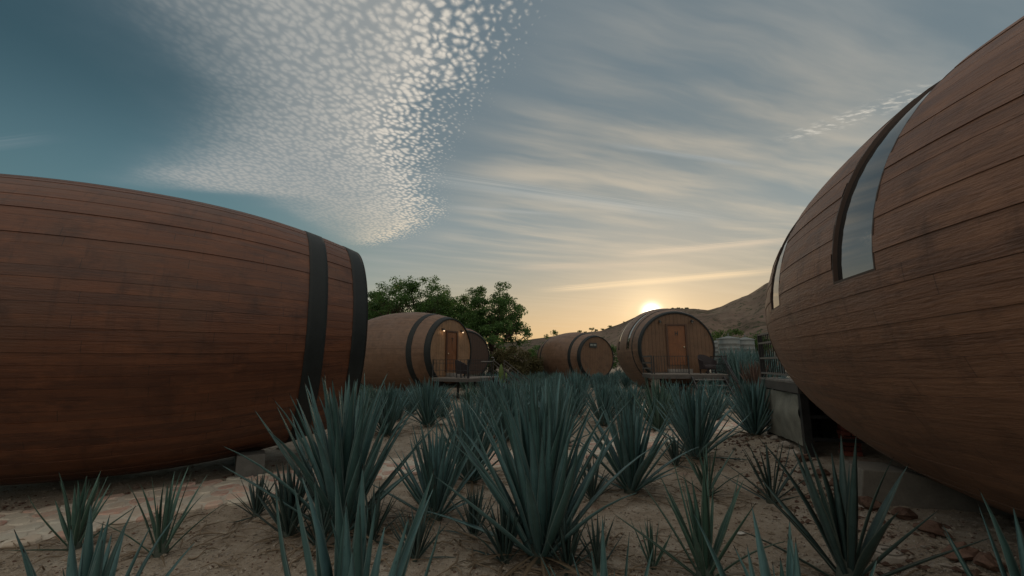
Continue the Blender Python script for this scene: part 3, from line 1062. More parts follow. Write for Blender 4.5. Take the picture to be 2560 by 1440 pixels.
def railing(root, p0, p1, h, rails, n_bal, mr, mbal, post=True, bal=(0.1, 1.0), r=0.02, post_w=0.05):
    p0, p1 = Vector(p0), Vector(p1)
    mb = MB()
    for q in rails:
        mb.bar(p0 + Vector((0, 0, q * h)), p1 + Vector((0, 0, q * h)), r * 2, r * 2)
    rl = mb.build('railing', mr, root)
    if post:
        for p in (p0, p1):
            m2 = MB()
            m2.box(p + Vector((0, 0, h * 0.5 + 0.012)), (post_w, post_w, h + 0.03))
            m2.build('rail_post', mbal, rl)
    for i in range(n_bal):
        t = (i + 1) / (n_bal + 1)
        p = p0.lerp(p1, t)
        m2 = MB()
        m2.box(p + Vector((0, 0, h * (bal[0] + bal[1]) / 2)), (0.016, 0.016, h * (bal[1] - bal[0]) - 0.01))
        m2.build('baluster', mbal, rl)
    return rl


def local_ground(root, x, y):
    c, s = math.cos(root.rotation_euler.z), math.sin(root.rotation_euler.z)
    return gh(root.location.x + x * c - y * s, root.location.y + x * s + y * c)


def post_part(root, x, y, z1, w, m, name='post'):
    g = local_ground(root, x, y) - 0.15
    mb = MB()
    mb.box((x, y, (g + z1) / 2), (w, w, z1 - g))
    return mb.build(name, m, root)


# --- porch of the barrel under the sun ---
(fx, fy), (nx_, ny_) = end_frame(POS['E'][0], POS['E'][1], -1)
dk = thing('porch_deck', (fx, fy, 0), math.atan2(-nx_, ny_), 'raised wooden porch with steps in front of the orange-brown door', 'porch', 'porches of the barrel cabins')
X0, X1, DZ, DD = -1.62, 1.85, 1.40, 2.15          # local +x is to the left in the photograph
board_row(dk, X0, X1, 0.05, DD, DZ, 0.035, 0.14, M['board'])
for (a, b) in (((X0, DD - 0.03, DZ - 0.125), (X1, DD - 0.03, DZ - 0.125)), ((X0 + 0.03, 0.05, DZ - 0.126), (X0 + 0.03, DD - 0.06, DZ - 0.126)), ((X1 - 0.03, 0.05, DZ - 0.126), (X1 - 0.03, DD - 0.06, DZ - 0.126))):
    mb = MB()
    mb.bar(a, b, 0.05, 0.17)
    mb.build('fascia', M['fascia'], dk)
for x, y, w, m_ in ((X1 - 0.22, DD - 0.22, 0.32, M['concrete']), (X0 + 0.10, DD - 0.10, 0.12, M['iron']), (X0 + 0.10, 0.4, 0.12, M['iron']), (X1 - 0.15, 0.4, 0.12, M['iron'])):
    post_part(dk, x, y, DZ - 0.22, w, m_)
mb = MB()
mb.box((0, 0.22, DZ + 0.10), (1.15, 0.36, 0.20))
mb.build('door_step', M['board'], dk)
SX0, SX1 = -1.35, 0.05                               # stair opening
railing(dk, (X1 - 0.05, 0.15, DZ), (X1 - 0.05, DD - 0.05, DZ), 0.82, (0.30, 0.62, 1.0), 0, M['fascia'], M['iron'], r=0.035)
railing(dk, (X1 - 0.15, DD - 0.05, DZ), (SX1 + 0.08, DD - 0.05, DZ), 0.82, (0.10, 1.0), 12, M['iron'], M['iron'], r=0.014)
railing(dk, (X0 + 0.05, DD - 0.05, DZ), (X0 + 0.05, 0.15, DZ), 0.82, (0.10, 0.55, 1.0), 12, M['iron'], M['iron'], r=0.016)
NS = 5
for i in range(NS):
    mb = MB()
    mb.box(((SX0 + SX1) / 2, DD + 0.16 + i * 0.27, DZ - 0.24 * (i + 1)), (SX1 - SX0 - 0.10, 0.25, 0.04))
    mb.build('tread', M['rail_grey'], dk)
for x in (SX0, SX1):
    mb = MB()
    mb.bar((x, DD + 0.02, DZ - 0.16), (x, DD + 0.16 + NS * 0.27, DZ - 0.24 * NS - 0.12), 0.05, 0.20)
    mb.build('stringer', M['iron'], dk)
for k, off in enumerate((0.0, 0.13)):
    mb = MB()
    mb.tube([(SX0 - off, DD - 0.02, DZ + 0.85 - off), (SX0 - off, DD + 0.15 + NS * 0.27, DZ + 0.85 - off - 0.24 * NS)], 0.028, 8)
    for q in (0.35, 0.95):
        y = DD + 0.15 + q * NS * 0.27
        zt = DZ + 0.85 - off - 0.24 * NS * q
        mb.bar((SX0 - off, y, zt - 0.80), (SX0 - off, y, zt - 0.01), 0.03)
    mb.build('handrail', M['iron'], dk)


def armchair(x, y, z, rz, label):
    t = thing('armchair', (x, y, z), rz, label, 'armchair', 'dark armchairs on the porches')
    mb = MB()
    mb.lathe([(0.0, 0.20), (0.34, 0.20), (0.36, 0.23), (0.36, 0.38), (0.33, 0.42), (0.0, 0.43)], 20)
    mb.build('seat', M['wicker'], t)
    mb = MB()
    vs, fs = [], []
    N = 18
    for i in range(N + 1):
        a = math.pi * (-0.12 + 1.24 * i / N)
        hgt = 0.60 + 0.30 * max(0, math.sin(math.pi * i / N)) ** 1.5
        for r, z_ in ((0.37, 0.22), (0.44, hgt), (0.40, hgt + 0.015), (0.355, 0.44)):
            vs.append((r * math.cos(a), r * math.sin(a), z_))
    fs = [(i * 4 + j, i * 4 + (j + 1) % 4, (i + 1) * 4 + (j + 1) % 4, (i + 1) * 4 + j) for i in range(N) for j in range(4)] + [(0, 1, 2, 3), (N * 4 + 3, N * 4 + 2, N * 4 + 1, N * 4)]
    mb.add(vs, fs, False)
    mb.build('backrest', M['wicker'], t)
    for sx in (-1, 1):
        for sy_ in (-1, 1):
            mb = MB()
            mb.box((sx * 0.24, sy_ * 0.24, 0.10), (0.045, 0.045, 0.21))
            mb.build('leg', M['wicker'], t)
    return t


def to_world(root, x, y):
    c, s = math.cos(root.rotation_euler.z), math.sin(root.rotation_euler.z)
    return root.location.x + x * c - y * s, root.location.y + x * s + y * c


wx, wy = to_world(dk, -1.05, 1.15)
armchair(wx, wy, DZ + 0.002, 0.3, 'round dark armchair on the porch with front steps, right of its door')

# --- porch of the lamp-lit barrel ---
(fx, fy), (nx_, ny_) = end_frame(POS['B'][0], POS['B'][1], -1)
db = thing('porch_deck', (fx, fy, 0), math.atan2(-nx_, ny_), 'low wooden porch with thin iron railing before the lamp-lit door', 'porch', 'porches of the barrel cabins')
bz = 1.14
board_row(db, -1.70, 1.70, 0.05, 2.45, bz, 0.035, 0.14, M['board'])
for (a, b) in (((-1.70, 2.42, bz - 0.11), (1.70, 2.42, bz - 0.11)), ((1.67, 0.05, bz - 0.111), (1.67, 2.39, bz - 0.111)), ((-1.67, 0.05, bz - 0.111), (-1.67, 2.39, bz - 0.111))):
    mb = MB()
    mb.bar(a, b, 0.05, 0.15)
    mb.build('fascia', M['fascia'], db)
for x in (-1.6, 0.0, 1.6):
    for y in (0.5, 2.3):
        post_part(db, x, y, bz - 0.19, 0.10, M['iron'])
mb = MB()
mb.box((0, 0.22, bz + 0.10), (1.05, 0.34, 0.20))
mb.build('door_step', M['board'], db)
railing(db, (1.66, 0.1, bz), (1.66, 2.40, bz), 0.92, (0.10, 0.42, 0.82, 1.0), 9, M['iron'], M['iron'], r=0.011)
railing(db, (1.62, 2.41, bz), (-0.45, 2.41, bz), 0.92, (0.10, 0.42, 0.82, 1.0), 9, M['iron'], M['iron'], r=0.011)
mb = MB()
mb.tube([(0.55, 2.44, bz + 0.83), (-0.42, 2.44, bz + 0.83), (-0.62, 2.44, bz + 0.86), (-0.70, 2.44, bz + 0.96), (-0.62, 2.44, bz + 1.04), (-0.42, 2.44, bz + 1.06)], 0.026, 8)
mb.build('handrail', M['rail_grey'], db)
for i in range(5):
    mb = MB()
    mb.box((-1.10, 2.60 + i * 0.28, bz - 0.20 * (i + 1)), (1.05, 0.27, 0.045))
    mb.build('tread', M['fascia'], db)
for x in (-1.66, -0.54):
    mb = MB()
    mb.bar((x, 2.47, bz - 0.12), (x, 4.1, bz - 1.20), 0.05, 0.20)
    mb.build('stringer', M['iron'], db)
    mb = MB()
    for off in (0.92, 0.74, 0.40):
        mb.tube([(x, 2.46, bz + off), (x, 4.10, bz - 1.08 + off)], 0.020, 8)
    mb.bar((x, 4.08, bz - 1.10), (x, 4.08, bz - 0.18), 0.04)
    mb.bar((x, 2.48, bz - 0.04), (x, 2.48, bz + 0.92), 0.04)
    mb.build('handrail', M['fascia'], db)
wx, wy = to_world(db, 0.95, 1.55)
armchair(wx, wy, bz + 0.002, 2.2, 'dark tub armchair behind the thin railing of the lamp-lit porch')

# --- porch at the far end of the big right barrel ---
(fx, fy), (nx_, ny_) = end_frame(POS['F'][0], POS['F'][1], 1)
df = thing('porch_deck', (fx, fy, 0), math.atan2(-nx_, ny_), 'porch on dark posts behind the far end of the big right barrel', 'porch', 'porches of the barrel cabins')
fz, FW, FD = 1.58, 1.46, 2.55                       # local -x is the side we see
board_row(df, -FW, FW, 0.05, FD, fz, 0.04, 0.14, M['board'])
for (a, b) in (((-FW + 0.03, 0.05, fz - 0.13), (-FW + 0.03, FD, fz - 0.13)), ((FW - 0.03, 0.05, fz - 0.13), (FW - 0.03, FD, fz - 0.13)), ((-FW + 0.07, FD - 0.03, fz - 0.131), (FW - 0.07, FD - 0.03, fz - 0.131))):
    mb = MB()
    mb.bar(a, b, 0.06, 0.17)
    mb.build('fascia', M['fascia'], df)
for x in (-FW + 0.09, FW - 0.09):
    for y in (0.12, FD - 0.12):
        post_part(df, x, y, fz - 0.22, 0.13, M['iron'])
for y in (0.12, FD - 0.12):
    for z in (0.55, 0.95):
        mb = MB()
        mb.bar((-FW + 0.16, y, z), (FW - 0.16, y, z), 0.05, 0.06)
        mb.build('beam', M['iron'], df)
railing(df, (-FW + 0.05, 0.10, fz), (-FW + 0.05, FD - 0.05, fz), 1.02, (0.11, 0.45, 0.80, 1.0), 15, M['rail_grey'], M['iron'], r=0.020)
railing(df, (-FW + 0.10, FD - 0.05, fz), (FW - 0.05, FD - 0.05, fz), 1.02, (0.11, 0.45, 0.80, 1.0), 18, M['rail_grey'], M['iron'], r=0.020)
# canvas sheet tied between the posts
mb = MB()
vs, fs = [], []
NXc, NZc = 22, 22
y0c, y1c, z0c, z1c = 0.20, FD - 0.20, 0.34, fz - 0.24
for side in (0, 1):
    for j in range(NZc + 1):
        for i in range(NXc + 1):
            u, v = i / NXc, j / NZc
            sag = 0.05 * math.sin(v * math.pi) * (1 - u)
            w = 0.060 * mnoise.noise((u * 3.2 + v * 2.6, v * 1.2 - u, 2.2)) + 0.028 * mnoise.noise((u * 9 + v * 4, v * 3, 5.0)) + 0.05 * math.sin(u * math.pi) * math.sin(v * math.pi)
            zb = z0c + 0.06 * (1 - u)
            vs.append((-FW + 0.055 - w - side * 0.004, y0c + (y1c - y0c) * u + sag * 0.5 * (u - 0.5), zb + (z1c - zb) * v))
n1 = (NXc + 1) * (NZc + 1)
fs = [(s * n1 + j * (NXc + 1) + i, s * n1 + j * (NXc + 1) + i + 1, s * n1 + (j + 1) * (NXc + 1) + i + 1, s * n1 + (j + 1) * (NXc + 1) + i) for s in (0, 1) for j in range(NZc) for i in range(NXc)]
mb.add(vs, fs, True)
cv_ = mb.build('canvas_sheet', M['canvas'])
cv_.location, cv_.rotation_euler = df.location, df.rotation_euler
tag(cv_, 'creased grey canvas sheet hanging below the right porch', 'canvas sheet')
# dark framed panels, partly added so the space under that porch stays dark
pn = thing('skirting_panel', df.location, df.rotation_euler.z, 'dark framed panels, partly added to darken the space under the right porch', 'skirting panel')
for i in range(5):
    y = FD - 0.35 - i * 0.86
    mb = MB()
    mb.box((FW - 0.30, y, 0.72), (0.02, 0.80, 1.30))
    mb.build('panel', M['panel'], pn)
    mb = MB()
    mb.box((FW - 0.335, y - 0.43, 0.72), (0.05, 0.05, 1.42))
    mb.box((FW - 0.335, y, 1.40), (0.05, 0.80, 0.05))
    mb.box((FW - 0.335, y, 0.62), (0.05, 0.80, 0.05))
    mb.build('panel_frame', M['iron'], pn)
for i in range(3):  # back row added to shut out the bright ground behind
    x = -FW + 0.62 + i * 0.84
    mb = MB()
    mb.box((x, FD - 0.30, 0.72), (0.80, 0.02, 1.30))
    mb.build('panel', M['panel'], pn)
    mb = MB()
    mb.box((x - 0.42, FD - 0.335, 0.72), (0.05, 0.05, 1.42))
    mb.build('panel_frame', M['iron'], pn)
# brick pier under the same porch
gxp, gyp = to_world(df, -0.62, 0.35)
bp = thing('brick_pier', (gxp, gyp, gh(gxp, gyp)), df.rotation_euler.z, 'rough red brick pier in the dark under the right porch', 'brick pier')
mb = MB()
mb.box((0, 0, 0), (0.26, 0.125, 0.075))
bme = mb.mesh('brick', M['brick'])
for r_ in range(13):
    for q in range(2):
        o = link('brick', bme, bp)
        o.location = (RND.uniform(-.012, .012) + (0 if r_ % 2 else (q - 0.5) * 0.14), RND.uniform(-.012, .012) + ((q - 0.5) * 0.14 if r_ % 2 else 0), 0.04 + r_ * 0.088)
        o.rotation_euler = (0, 0, (0 if r_ % 2 else math.pi / 2) + RND.uniform(-.05, .05))
wx, wy = to_world(df, -FW + 0.30, FD - 0.75)
mb = MB()
mb.tube([(wx, wy, fz + 0.002), (wx, wy, fz + 1.75)], 0.045, 12)
mb.box((wx, wy, fz + 0.01), (0.16, 0.16, 0.016))
tag(mb.build('metal_post', M['pale_post']), 'pale blue-grey metal post standing on the right porch', 'post')


# ================================================================== concrete cradles
def cradle(pos, yaw, cz, s, half, h, wid, label, g=0.0, cm=M['concrete']):
    ax = (math.sin(yaw), math.cos(yaw))
    root = thing('cradle_block', (pos[0] + ax[0] * s * BL / 2, pos[1] + ax[1] * s * BL / 2, 0), -yaw, label, 'concrete block', 'concrete blocks the barrels rest on')
    r = br(s) + 0.012
    pts = []
    N = 16
    for i in range(N + 1):
        x = -half + 2 * half * i / N
        z = cz - math.sqrt(max(0, r * r - x * x))
        pts.append((x, min(z, h)))
    poly = [(-half - 0.10, g - 0.2)] + pts + [(half + 0.10, g - 0.2)]
    mb = MB()
    n = len(poly)
    vs = [(x, -wid / 2, z) for x, z in poly] + [(x, wid / 2, z) for x, z in poly]
    fs = [tuple(range(n)), tuple(reversed(range(n, 2 * n)))] + [(i, n + i, n + (i + 1) % n, (i + 1) % n) for i in range(n)]
    mb.add(vs, fs)
    o = mb.build('block', cm, root)
    bv = o.modifiers.new('soft_edges', 'BEVEL')
    bv.width = 0.012
    bv.segments = 2
    bv.limit_method = 'ANGLE'
    return root


cradle(POS['F'][0], POS['F'][1], POS['F'][2], 0.30, 1.78, 0.66, 0.55, 'pale concrete block under the big right barrel', 0.25)
cradle(POS['F'][0], POS['F'][1], POS['F'][2], -0.62, 1.6, 0.66, 0.5, 'concrete block further back under the big right barrel, in shadow', 0.25)
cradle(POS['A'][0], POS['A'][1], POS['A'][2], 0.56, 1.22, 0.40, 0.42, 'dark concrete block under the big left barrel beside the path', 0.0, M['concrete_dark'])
for kx, lb in (('B', 'concrete block under the lamp-lit barrel'), ('E', 'concrete block under the barrel with front steps'), ('D', 'concrete block under the far barrel with a sign')):
    cradle(POS[kx][0], POS[kx][1], POS[kx][2], -0.45, 1.2, 0.6, 0.45, lb, 0.0)


# ================================================================== stone path
PATH_PX = [(-420, 1352), (-120, 1337), (150, 1306), (400, 1256), (640, 1222), (880, 1186), (1120, 1160), (1380, 1137), (1600, 1105), (1740, 1078), (1850, 1052)]
PATH = [ground_at(*p) for p in PATH_PX]
PATH_W = [1.5, 1.5, 1.55, 1.65, 1.6, 1.45, 1.3, 1.3, 1.3, 1.3, 1.25]


def catmull(P, n):
    out_ = []
    for i in range(len(P) - 1):
        p0, p1, p2, p3 = P[max(i - 1, 0)], P[i], P[i + 1], P[min(i + 2, len(P) - 1)]
        for k in range(n):
            t = k / n
            out_.append(0.5 * ((2 * p1) + (p2 - p0) * t + (2 * p0 - 5 * p1 + 4 * p2 - p3) * t * t + (3 * p1 - p0 - 3 * p2 + p3) * t ** 3))
    out_.append(P[-1])
    return out_


CPATH = catmull([Vector((p.x, p.y, 0)) for p in PATH], 8)
CW = list(np.interp(np.linspace(0, len(PATH) - 1, len(CPATH)), range(len(PATH)), PATH_W))
PLEN = [0.0]
for a, b in zip(CPATH, CPATH[1:]):
    PLEN.append(PLEN[-1] + (b - a).length)


def path_point(s, w):
    """point of the path: s metres along it, w from -1 (near side) to 1"""
    s = min(max(s, 0), PLEN[-1] - 1e-4)
    i = int(np.searchsorted(PLEN, s, side='right')) - 1
    i = min(max(i, 0), len(CPATH) - 2)
    t = (s - PLEN[i]) / (PLEN[i + 1] - PLEN[i])
    p = CPATH[i].lerp(CPATH[i + 1], t)
    d = (CPATH[min(i + 2, len(CPATH) - 1)] - CPATH[max(i - 1, 0)]).normalized()
    nrm = Vector((-d.y, d.x, 0))
    hw = (CW[i] + (CW[i + 1] - CW[i]) * t) / 2
    wob_ = 0.10 * mnoise.noise((s * 0.8, w * 2.0, 3.0)) + 0.05 * mnoise.noise((s * 2.9, w * 2.0, 7.0))
    q = p + nrm * (w * hw + wob_ * abs(w))
    return q.x, q.y


def path_dist(x, y):
    return min(math.hypot(x - p.x, y - p.y) for p in CPATH[::2])


path = thing('stone_path', (0, 0, 0), 0, kind='structure')
SN = int(PLEN[-1] / 0.12)
WN = 10
vs = []
for i in range(SN + 1):
    for j in range(WN + 1):
        w = -1 + 2 * j / WN
        x, y = path_point(PLEN[-1] * i / SN, w)
        e = 0.030 if abs(w) < 0.99 else -0.03
        vs.append((x, y, gh(x, y) + e + 0.006 * mnoise.noise((x * 3, y * 3, 1))))
fs = [(i * (WN + 1) + j, (i + 1) * (WN + 1) + j, (i + 1) * (WN + 1) + j + 1, i * (WN + 1) + j + 1) for i in range(SN) for j in range(WN)]
mb = MB()
mb.add(vs, [f[::-1] for f in fs], True)
mb.build('mortar_bed', M['mortar'], path)


def clip(poly, a, b, c):
    """part of the polygon with a*x + b*y <= c"""
    out_ = []
    for i in range(len(poly)):
        p, q = poly[i], poly[(i + 1) % len(poly)]
        dp, dq = a * p[0] + b * p[1] - c, a * q[0] + b * q[1] - c
        if dp <= 0:
            out_.append(p)
        if (dp < 0 < dq) or (dq < 0 < dp):
            t = dp / (dp - dq)
            out_.append((p[0] + (q[0] - p[0]) * t, p[1] + (q[1] - p[1]) * t))
    return out_


seeds = []
sp = 0.30
ns = int(PLEN[-1] / sp)
for i in range(ns):
    for j in range(6):
        seeds.append((sp * (i + 0.5) + RND.uniform(-0.13, 0.13) + (0.14 if j % 2 else 0), (-0.96 + 0.384 * j) * 0.60 + RND.uniform(-0.06, 0.06)))
stones = []
for i, (sx_, sy_) in enumerate(seeds):
    poly = [(sx_ - 0.36, sy_ - 0.26), (sx_ + 0.36, sy_ - 0.26), (sx_ + 0.36, sy_ + 0.26), (sx_ - 0.36, sy_ + 0.26)]
    for j, (tx, ty) in enumerate(seeds):
        if i != j and abs(tx - sx_) < 0.8:
            a, b = tx - sx_, ty - sy_
            d = math.hypot(a, b)
            if d < 0.9:
                a, b = a / d, b / d
                poly = clip(poly, a, b, a * (sx_ + tx) / 2 + b * (sy_ + ty) / 2 - RND.uniform(0.012, 0.030))
                if len(poly) < 3:
                    break
    hw = 0.60
    poly = clip(clip(poly, 0, 1, hw), 0, -1, hw) if len(poly) >= 3 else []
    if len(poly) < 3:
        continue
    ar = abs(sum(poly[k][0] * poly[(k + 1) % len(poly)][1] - poly[(k + 1) % len(poly)][0] * poly[k][1] for k in range(len(poly)))) / 2
    if ar < 0.012 or RND.random() < 0.06:
        continue
    # cut corners to make rounder, uneven stones
    rp = []
    for k in range(len(poly)):
        p, q = poly[k], poly[(k + 1) % len(poly)]
        rp += [(p[0] * 0.78 + q[0] * 0.22, p[1] * 0.78 + q[1] * 0.22), (p[0] * 0.22 + q[0] * 0.78, p[1] * 0.22 + q[1] * 0.78)]
    stones.append((sx_, sy_, rp))


def stone_verts(mb, rp):
    c0 = (sum(p[0] for p in rp) / len(rp), sum(p[1] for p in rp) / len(rp))
    x0, y0 = path_point(c0[0], c0[1] / 0.62)
    tl = (RND.uniform(-0.03, 0.03), RND.uniform(-0.03, 0.03))
    up_ = RND.uniform(0.036, 0.050)

    def to(x, y, z):
        wx_, wy_ = path_point(x, y / 0.62)
        return (wx_, wy_, gh(wx_, wy_) + z + (tl[0] * (wx_ - x0) + tl[1] * (wy_ - y0)))
    mb.prism(rp, 0.0, up_, to, 0.10)


order = sorted(stones, key=lambda s: Vector((*path_point(s[0], s[1] / 0.62), 0)).length)
far_mb = MB()
for i, (a, b, rp) in enumerate(order):
    if i < 290:
        mb = MB()
        stone_verts(mb, rp)
        mb.build('flagstone', M['flag'], path)
    else:
        stone_verts(far_mb, rp)
if far_mb.f:
    o = far_mb.build('far_flagstones', M['flag_far'], path)
    o['kind'] = 'stuff'

# a second strip of pale path, further back by the steps
P2 = [ground_at(*p) for p in [(1560, 1022), (1640, 1014), (1740, 1004), (1830, 995), (1895, 1003), (1950, 1020)]]
C2 = catmull([Vector((p.x, p.y, 0)) for p in P2], 6)
mb = MB()
vs = []
for i, p in enumerate(C2):
    d = (C2[min(i + 1, len(C2) - 1)] - C2[max(i - 1, 0)]).normalized()
    n = Vector((-d.y, d.x, 0))
    for j in range(5):
        q = p + n * ((-1 + j * 0.5) * 0.85 + 0.1 * mnoise.noise((i * 0.5, j, 2)))
        vs.append((q.x, q.y, gh(q.x, q.y) + (0.03 if 0 < j < 4 else -0.02)))
mb.add(vs, [(i * 5 + j, i * 5 + j + 1, (i + 1) * 5 + j + 1, (i + 1) * 5 + j) for i in range(len(C2) - 1) for j in range(4)], True)
p2 = mb.build('far_path', M['mortar'])
tag(p2, 'pale stone path in front of the steps', kind='structure')

# ================================================================== agaves
# a leaf of unit length along +Z, hollow side towards -Y (the heart); a few bends are shared by all plants


def leaf_geo(bend, curl, n=7, wid=1.0):
    V, F, U = [], [], []
    for i in range(n + 1):
        t = i / n
        if t < 0.38:
            w = 0.34 + (0.50 - 0.34) * smoothstep(0, 0.38, t)
        else:
            w = 0.50 * (1 - ((t - 0.38) / 0.62) ** 1.28)
        w = max(w, 0.0) * wid
        ang = bend * t * t
        y = math.sin(ang) * t * 0.55
        z = t * (1 - 0.28 * (1 - math.cos(ang)))
        x = curl * t * t * 0.3
        dep = 0.24 * w + 0.004
        th = (0.20 * (1 - t) ** 0.7 + 0.03) * wid
        # inner face is hollow, outer face is rounded
        V += [(x - w, y - dep, z), (x, y, z), (x + w, y - dep, z), (x, y + th * 0.9, z)]
        U += [(0.0, t), (0.5, t), (1.0, t), (0.5, t)]
    for i in range(n):
        b, c = i * 4, (i + 1) * 4
        F += [(b, b + 1, c + 1, c), (b + 1, b + 2, c + 2, c + 1), (b + 2, b + 3, c + 3, c + 2), (b + 3, b, c, c + 3)]
    return np.array(V, float), np.array(F), np.array(U, float)


def leaf_pose(V, L, W, az, el, roll=0.0):
    """scale to length/half-width and tilt outwards: el = elevation of the leaf axis"""
    P = V * np.array([W, W, L])
    P[:, 1] = V[:, 1] * L * 0.55 / 0.55
    low = np.array([W, 0, 0])
    # keep hollow depth in proportion to width
    return P


LEAF_KINDS = [(0.10, 0.0), (-0.14, 0.06), (0.22, -0.06), (0.02, 0.03), (0.55, 0.10)]


def leaf_mesh(kind, ratio, m, n=7):
    """ratio = half-width / length, so that one uniform scale gives real size"""
    V, F, U = leaf_geo(*LEAF_KINDS[kind], n=n, wid=1.0)
    P = V.copy()
    mid = math
    tz = np.repeat(np.arange(n + 1) / n, 4)
    ang = LEAF_KINDS[kind][0] * tz * tz
    spine_y = np.sin(ang) * tz * 0.55
    P[:, 0] = (V[:, 0] - LEAF_KINDS[kind][1] * tz * tz * 0.3) * ratio * 2 + LEAF_KINDS[kind][1] * tz * tz * 0.3
    P[:, 1] = spine_y + (V[:, 1] - spine_y) * ratio * 2
    me = np_mesh('agave_leaf', P, F, m, True, U)
    return me, P, F, U


RATIOS = (0.029, 0.038, 0.050)
LEAF_CACHE = {}


def get_leaf(kind, ri, m, n=7):
    key = (kind, ri, m.name, n)
    if key not in LEAF_CACHE:
        LEAF_CACHE[key] = leaf_mesh(kind, RATIOS[ri], m, n)
    return LEAF_CACHE[key]


GOLD = math.pi * (3 - math.sqrt(5))


def agave_plan(rr, n, H, spread, dead=6, wide=1, core_r=0.12, open_=0.0):
    """list of leaves: (azimuth, elevation, length, kind, ratio index, dead?, base height, base radius)"""
    L = []
    for i in range(n):
        t = i / max(1, n - 1)                          # 0 = oldest, outside; 1 = newest, upright
        az = i * GOLD + rr.uniform(-0.25, 0.25)
        el = math.radians(12 + spread + (88 - 12 - spread) * (t ** (0.40 + open_)) + rr.uniform(-7, 7))
        ln = H * (0.66 + 0.34 * math.sin(math.pi * min(1, 0.18 + t * 0.66))) * rr.uniform(0.86, 1.08)
        if t > 0.9:
            ln *= 0.92
        k = rr.choice((0, 0, 1, 3, 3, 2) if t > 0.25 else (0, 1, 2, 3))
        L.append((az, min(el, math.radians(89)), ln, k, wide, False, H * 0.05 + H * 0.14 * t, core_r * (1 - 0.75 * t)))
    for i in range(dead):
        L.append((rr.uniform(0, 6.28), math.radians(rr.uniform(-4, 16)), H * rr.uniform(0.4, 0.68), rr.choice((2, 4, 1)), max(0, wide - 1), True, H * 0.05, core_r))
    return L


def leaf_matrix(az, el, ln, zb, rb, rr):
    q = Matrix.Rotation(az, 4, 'Z') @ Matrix.Translation((0, rb, zb)) @ Matrix.Rotation(-(math.pi / 2 - el), 4, 'X') @ Matrix.Rotation(rr.uniform(-0.15, 0.15), 4, 'Z') @ Matrix.Scale(ln, 4)
    return q


def heart(root_or_none, H, core_r, m):
    mb = MB()
    mb.lathe([(core_r * 0.7, -0.06), (core_r * 1.0, H * 0.03), (core_r * 0.95, H * 0.10), (core_r * 0.55, H * 0.20), (0.0, H * 0.26)], 10)
    return mb


def agave_near(p, H, n, spread, seed, label, group=None, m='agave', dead=6, wide=1, open_=0.0, name='agave', cat='agave', core=0.12):
    rr = random.Random(seed)
    root = thing(name, p, rr.uniform(0, 6.28), label, cat, group)
    cr = core * H / 1.4
    heart(root, H, cr, None).build('heart', M['agave_core'], root)
    for (az, el, ln, k, ri, dd, zb, rb) in agave_plan(rr, n, H, spread, dead, wide, cr, open_):
        me = get_leaf(k, ri, M['agave_dead'] if dd else M[m])[0]
        o = link('leaf', me, root)
        o.matrix_local = leaf_matrix(az, el, ln, zb, rb, rr)
    return root


def agave_joined(H, n, spread, seed, m='agave', dead=5, wide=1, seg=4, core=0.12):
    rr = random.Random(seed)
    Vs, Fs, Us, mi = [], [], [], []
    b = 0
    cr = core * H / 1.4
    for (az, el, ln, k, ri, dd, zb, rb) in agave_plan(rr, n, H, spread, dead, wide, cr):
        me, P, F, U = get_leaf(k, ri, M[m], seg)
        Mx = np.array(leaf_matrix(az, el, ln, zb, rb, rr))
        Vs.append(P @ Mx[:3, :3].T + Mx[:3, 3])
        Fs.append(F + b)
        Us.append(U)
        mi.append(np.full(len(F), 1 if dd else 0))
        b += len(P)
    me = np_mesh('agave', np.concatenate(Vs), np.concatenate(Fs), M[m], True, np.concatenate(Us))
    me.materials.append(M['agave_dead'])
    me.polygons.foreach_set('material_index', np.concatenate(mi).astype(np.int32))
    return me


G_F, G_M, G_Y = 'agaves in the foreground bed', 'agaves in the middle bed', 'young agaves'


def gp(px, py):
    p = ground_at(px, py)
    return (p.x, p.y, p.z - 0.02)


def by_depth(px, Y):
    p = at(px, 905, Y)
    return (p.x, p.y, gh(p.x, p.y) - 0.02)


# foreground plants, only their tips in the picture
agave_near(by_depth(310, 2.75), 0.98, 20, 38, 101, 'agave cut off by the bottom edge on the left, dark blade tips only', G_F, dead=0, wide=2)
agave_near(by_depth(915, 2.55), 1.20, 22, 38, 117, 'agave with broad blade tips rising from the bottom edge, left of centre', G_F, dead=0, wide=2)
agave_near(by_depth(1905, 2.45), 1.06, 12, 38, 103, 'agave rising from the bottom edge right of centre, two broad blades showing', G_F, dead=0, wide=2)
agave_near(by_depth(1500, 2.65), 0.90, 15, 30, 104, 'short agave at the bottom edge, right under the tallest agave', G_F, dead=0)
agave_near(by_depth(2475, 2.5), 0.98, 14, 38, 105, 'agave at the bottom right corner, a single tip showing', G_F, dead=0)
# left and centre
agave_near(gp(852, 1335), 1.62, 76, 4, 110, 'big agave with tall broad blades left of centre, before the black hoops', G_F, wide=1, dead=14, open_=-0.10)
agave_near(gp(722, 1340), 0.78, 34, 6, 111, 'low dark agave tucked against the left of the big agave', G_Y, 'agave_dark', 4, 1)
agave_near(gp(185, 1372), 0.70, 20, 8, 112, 'small agave in front of the path, leftmost', G_Y, 'agave_young', 4, 1)
agave_near(gp(402, 1388), 0.74, 18, 10, 113, 'small spindly agave in front of the path, second from the left', G_Y, 'agave_young', 4, 0)
agave_near(gp(1352, 1395), 1.66, 88, 2, 114, 'tallest agave, dense and blue-green, in the middle of the bed', G_F, wide=1, dead=18, open_=-0.14)
agave_near(gp(1088, 1298), 1.10, 46, 2, 115, 'mid-sized agave between the two big agaves', G_F, wide=1, dead=8)
agave_near(gp(1578, 1232), 1.34, 60, -4, 116, 'spreading agave right of the tallest agave, on the path edge', G_F, wide=1, dead=14)
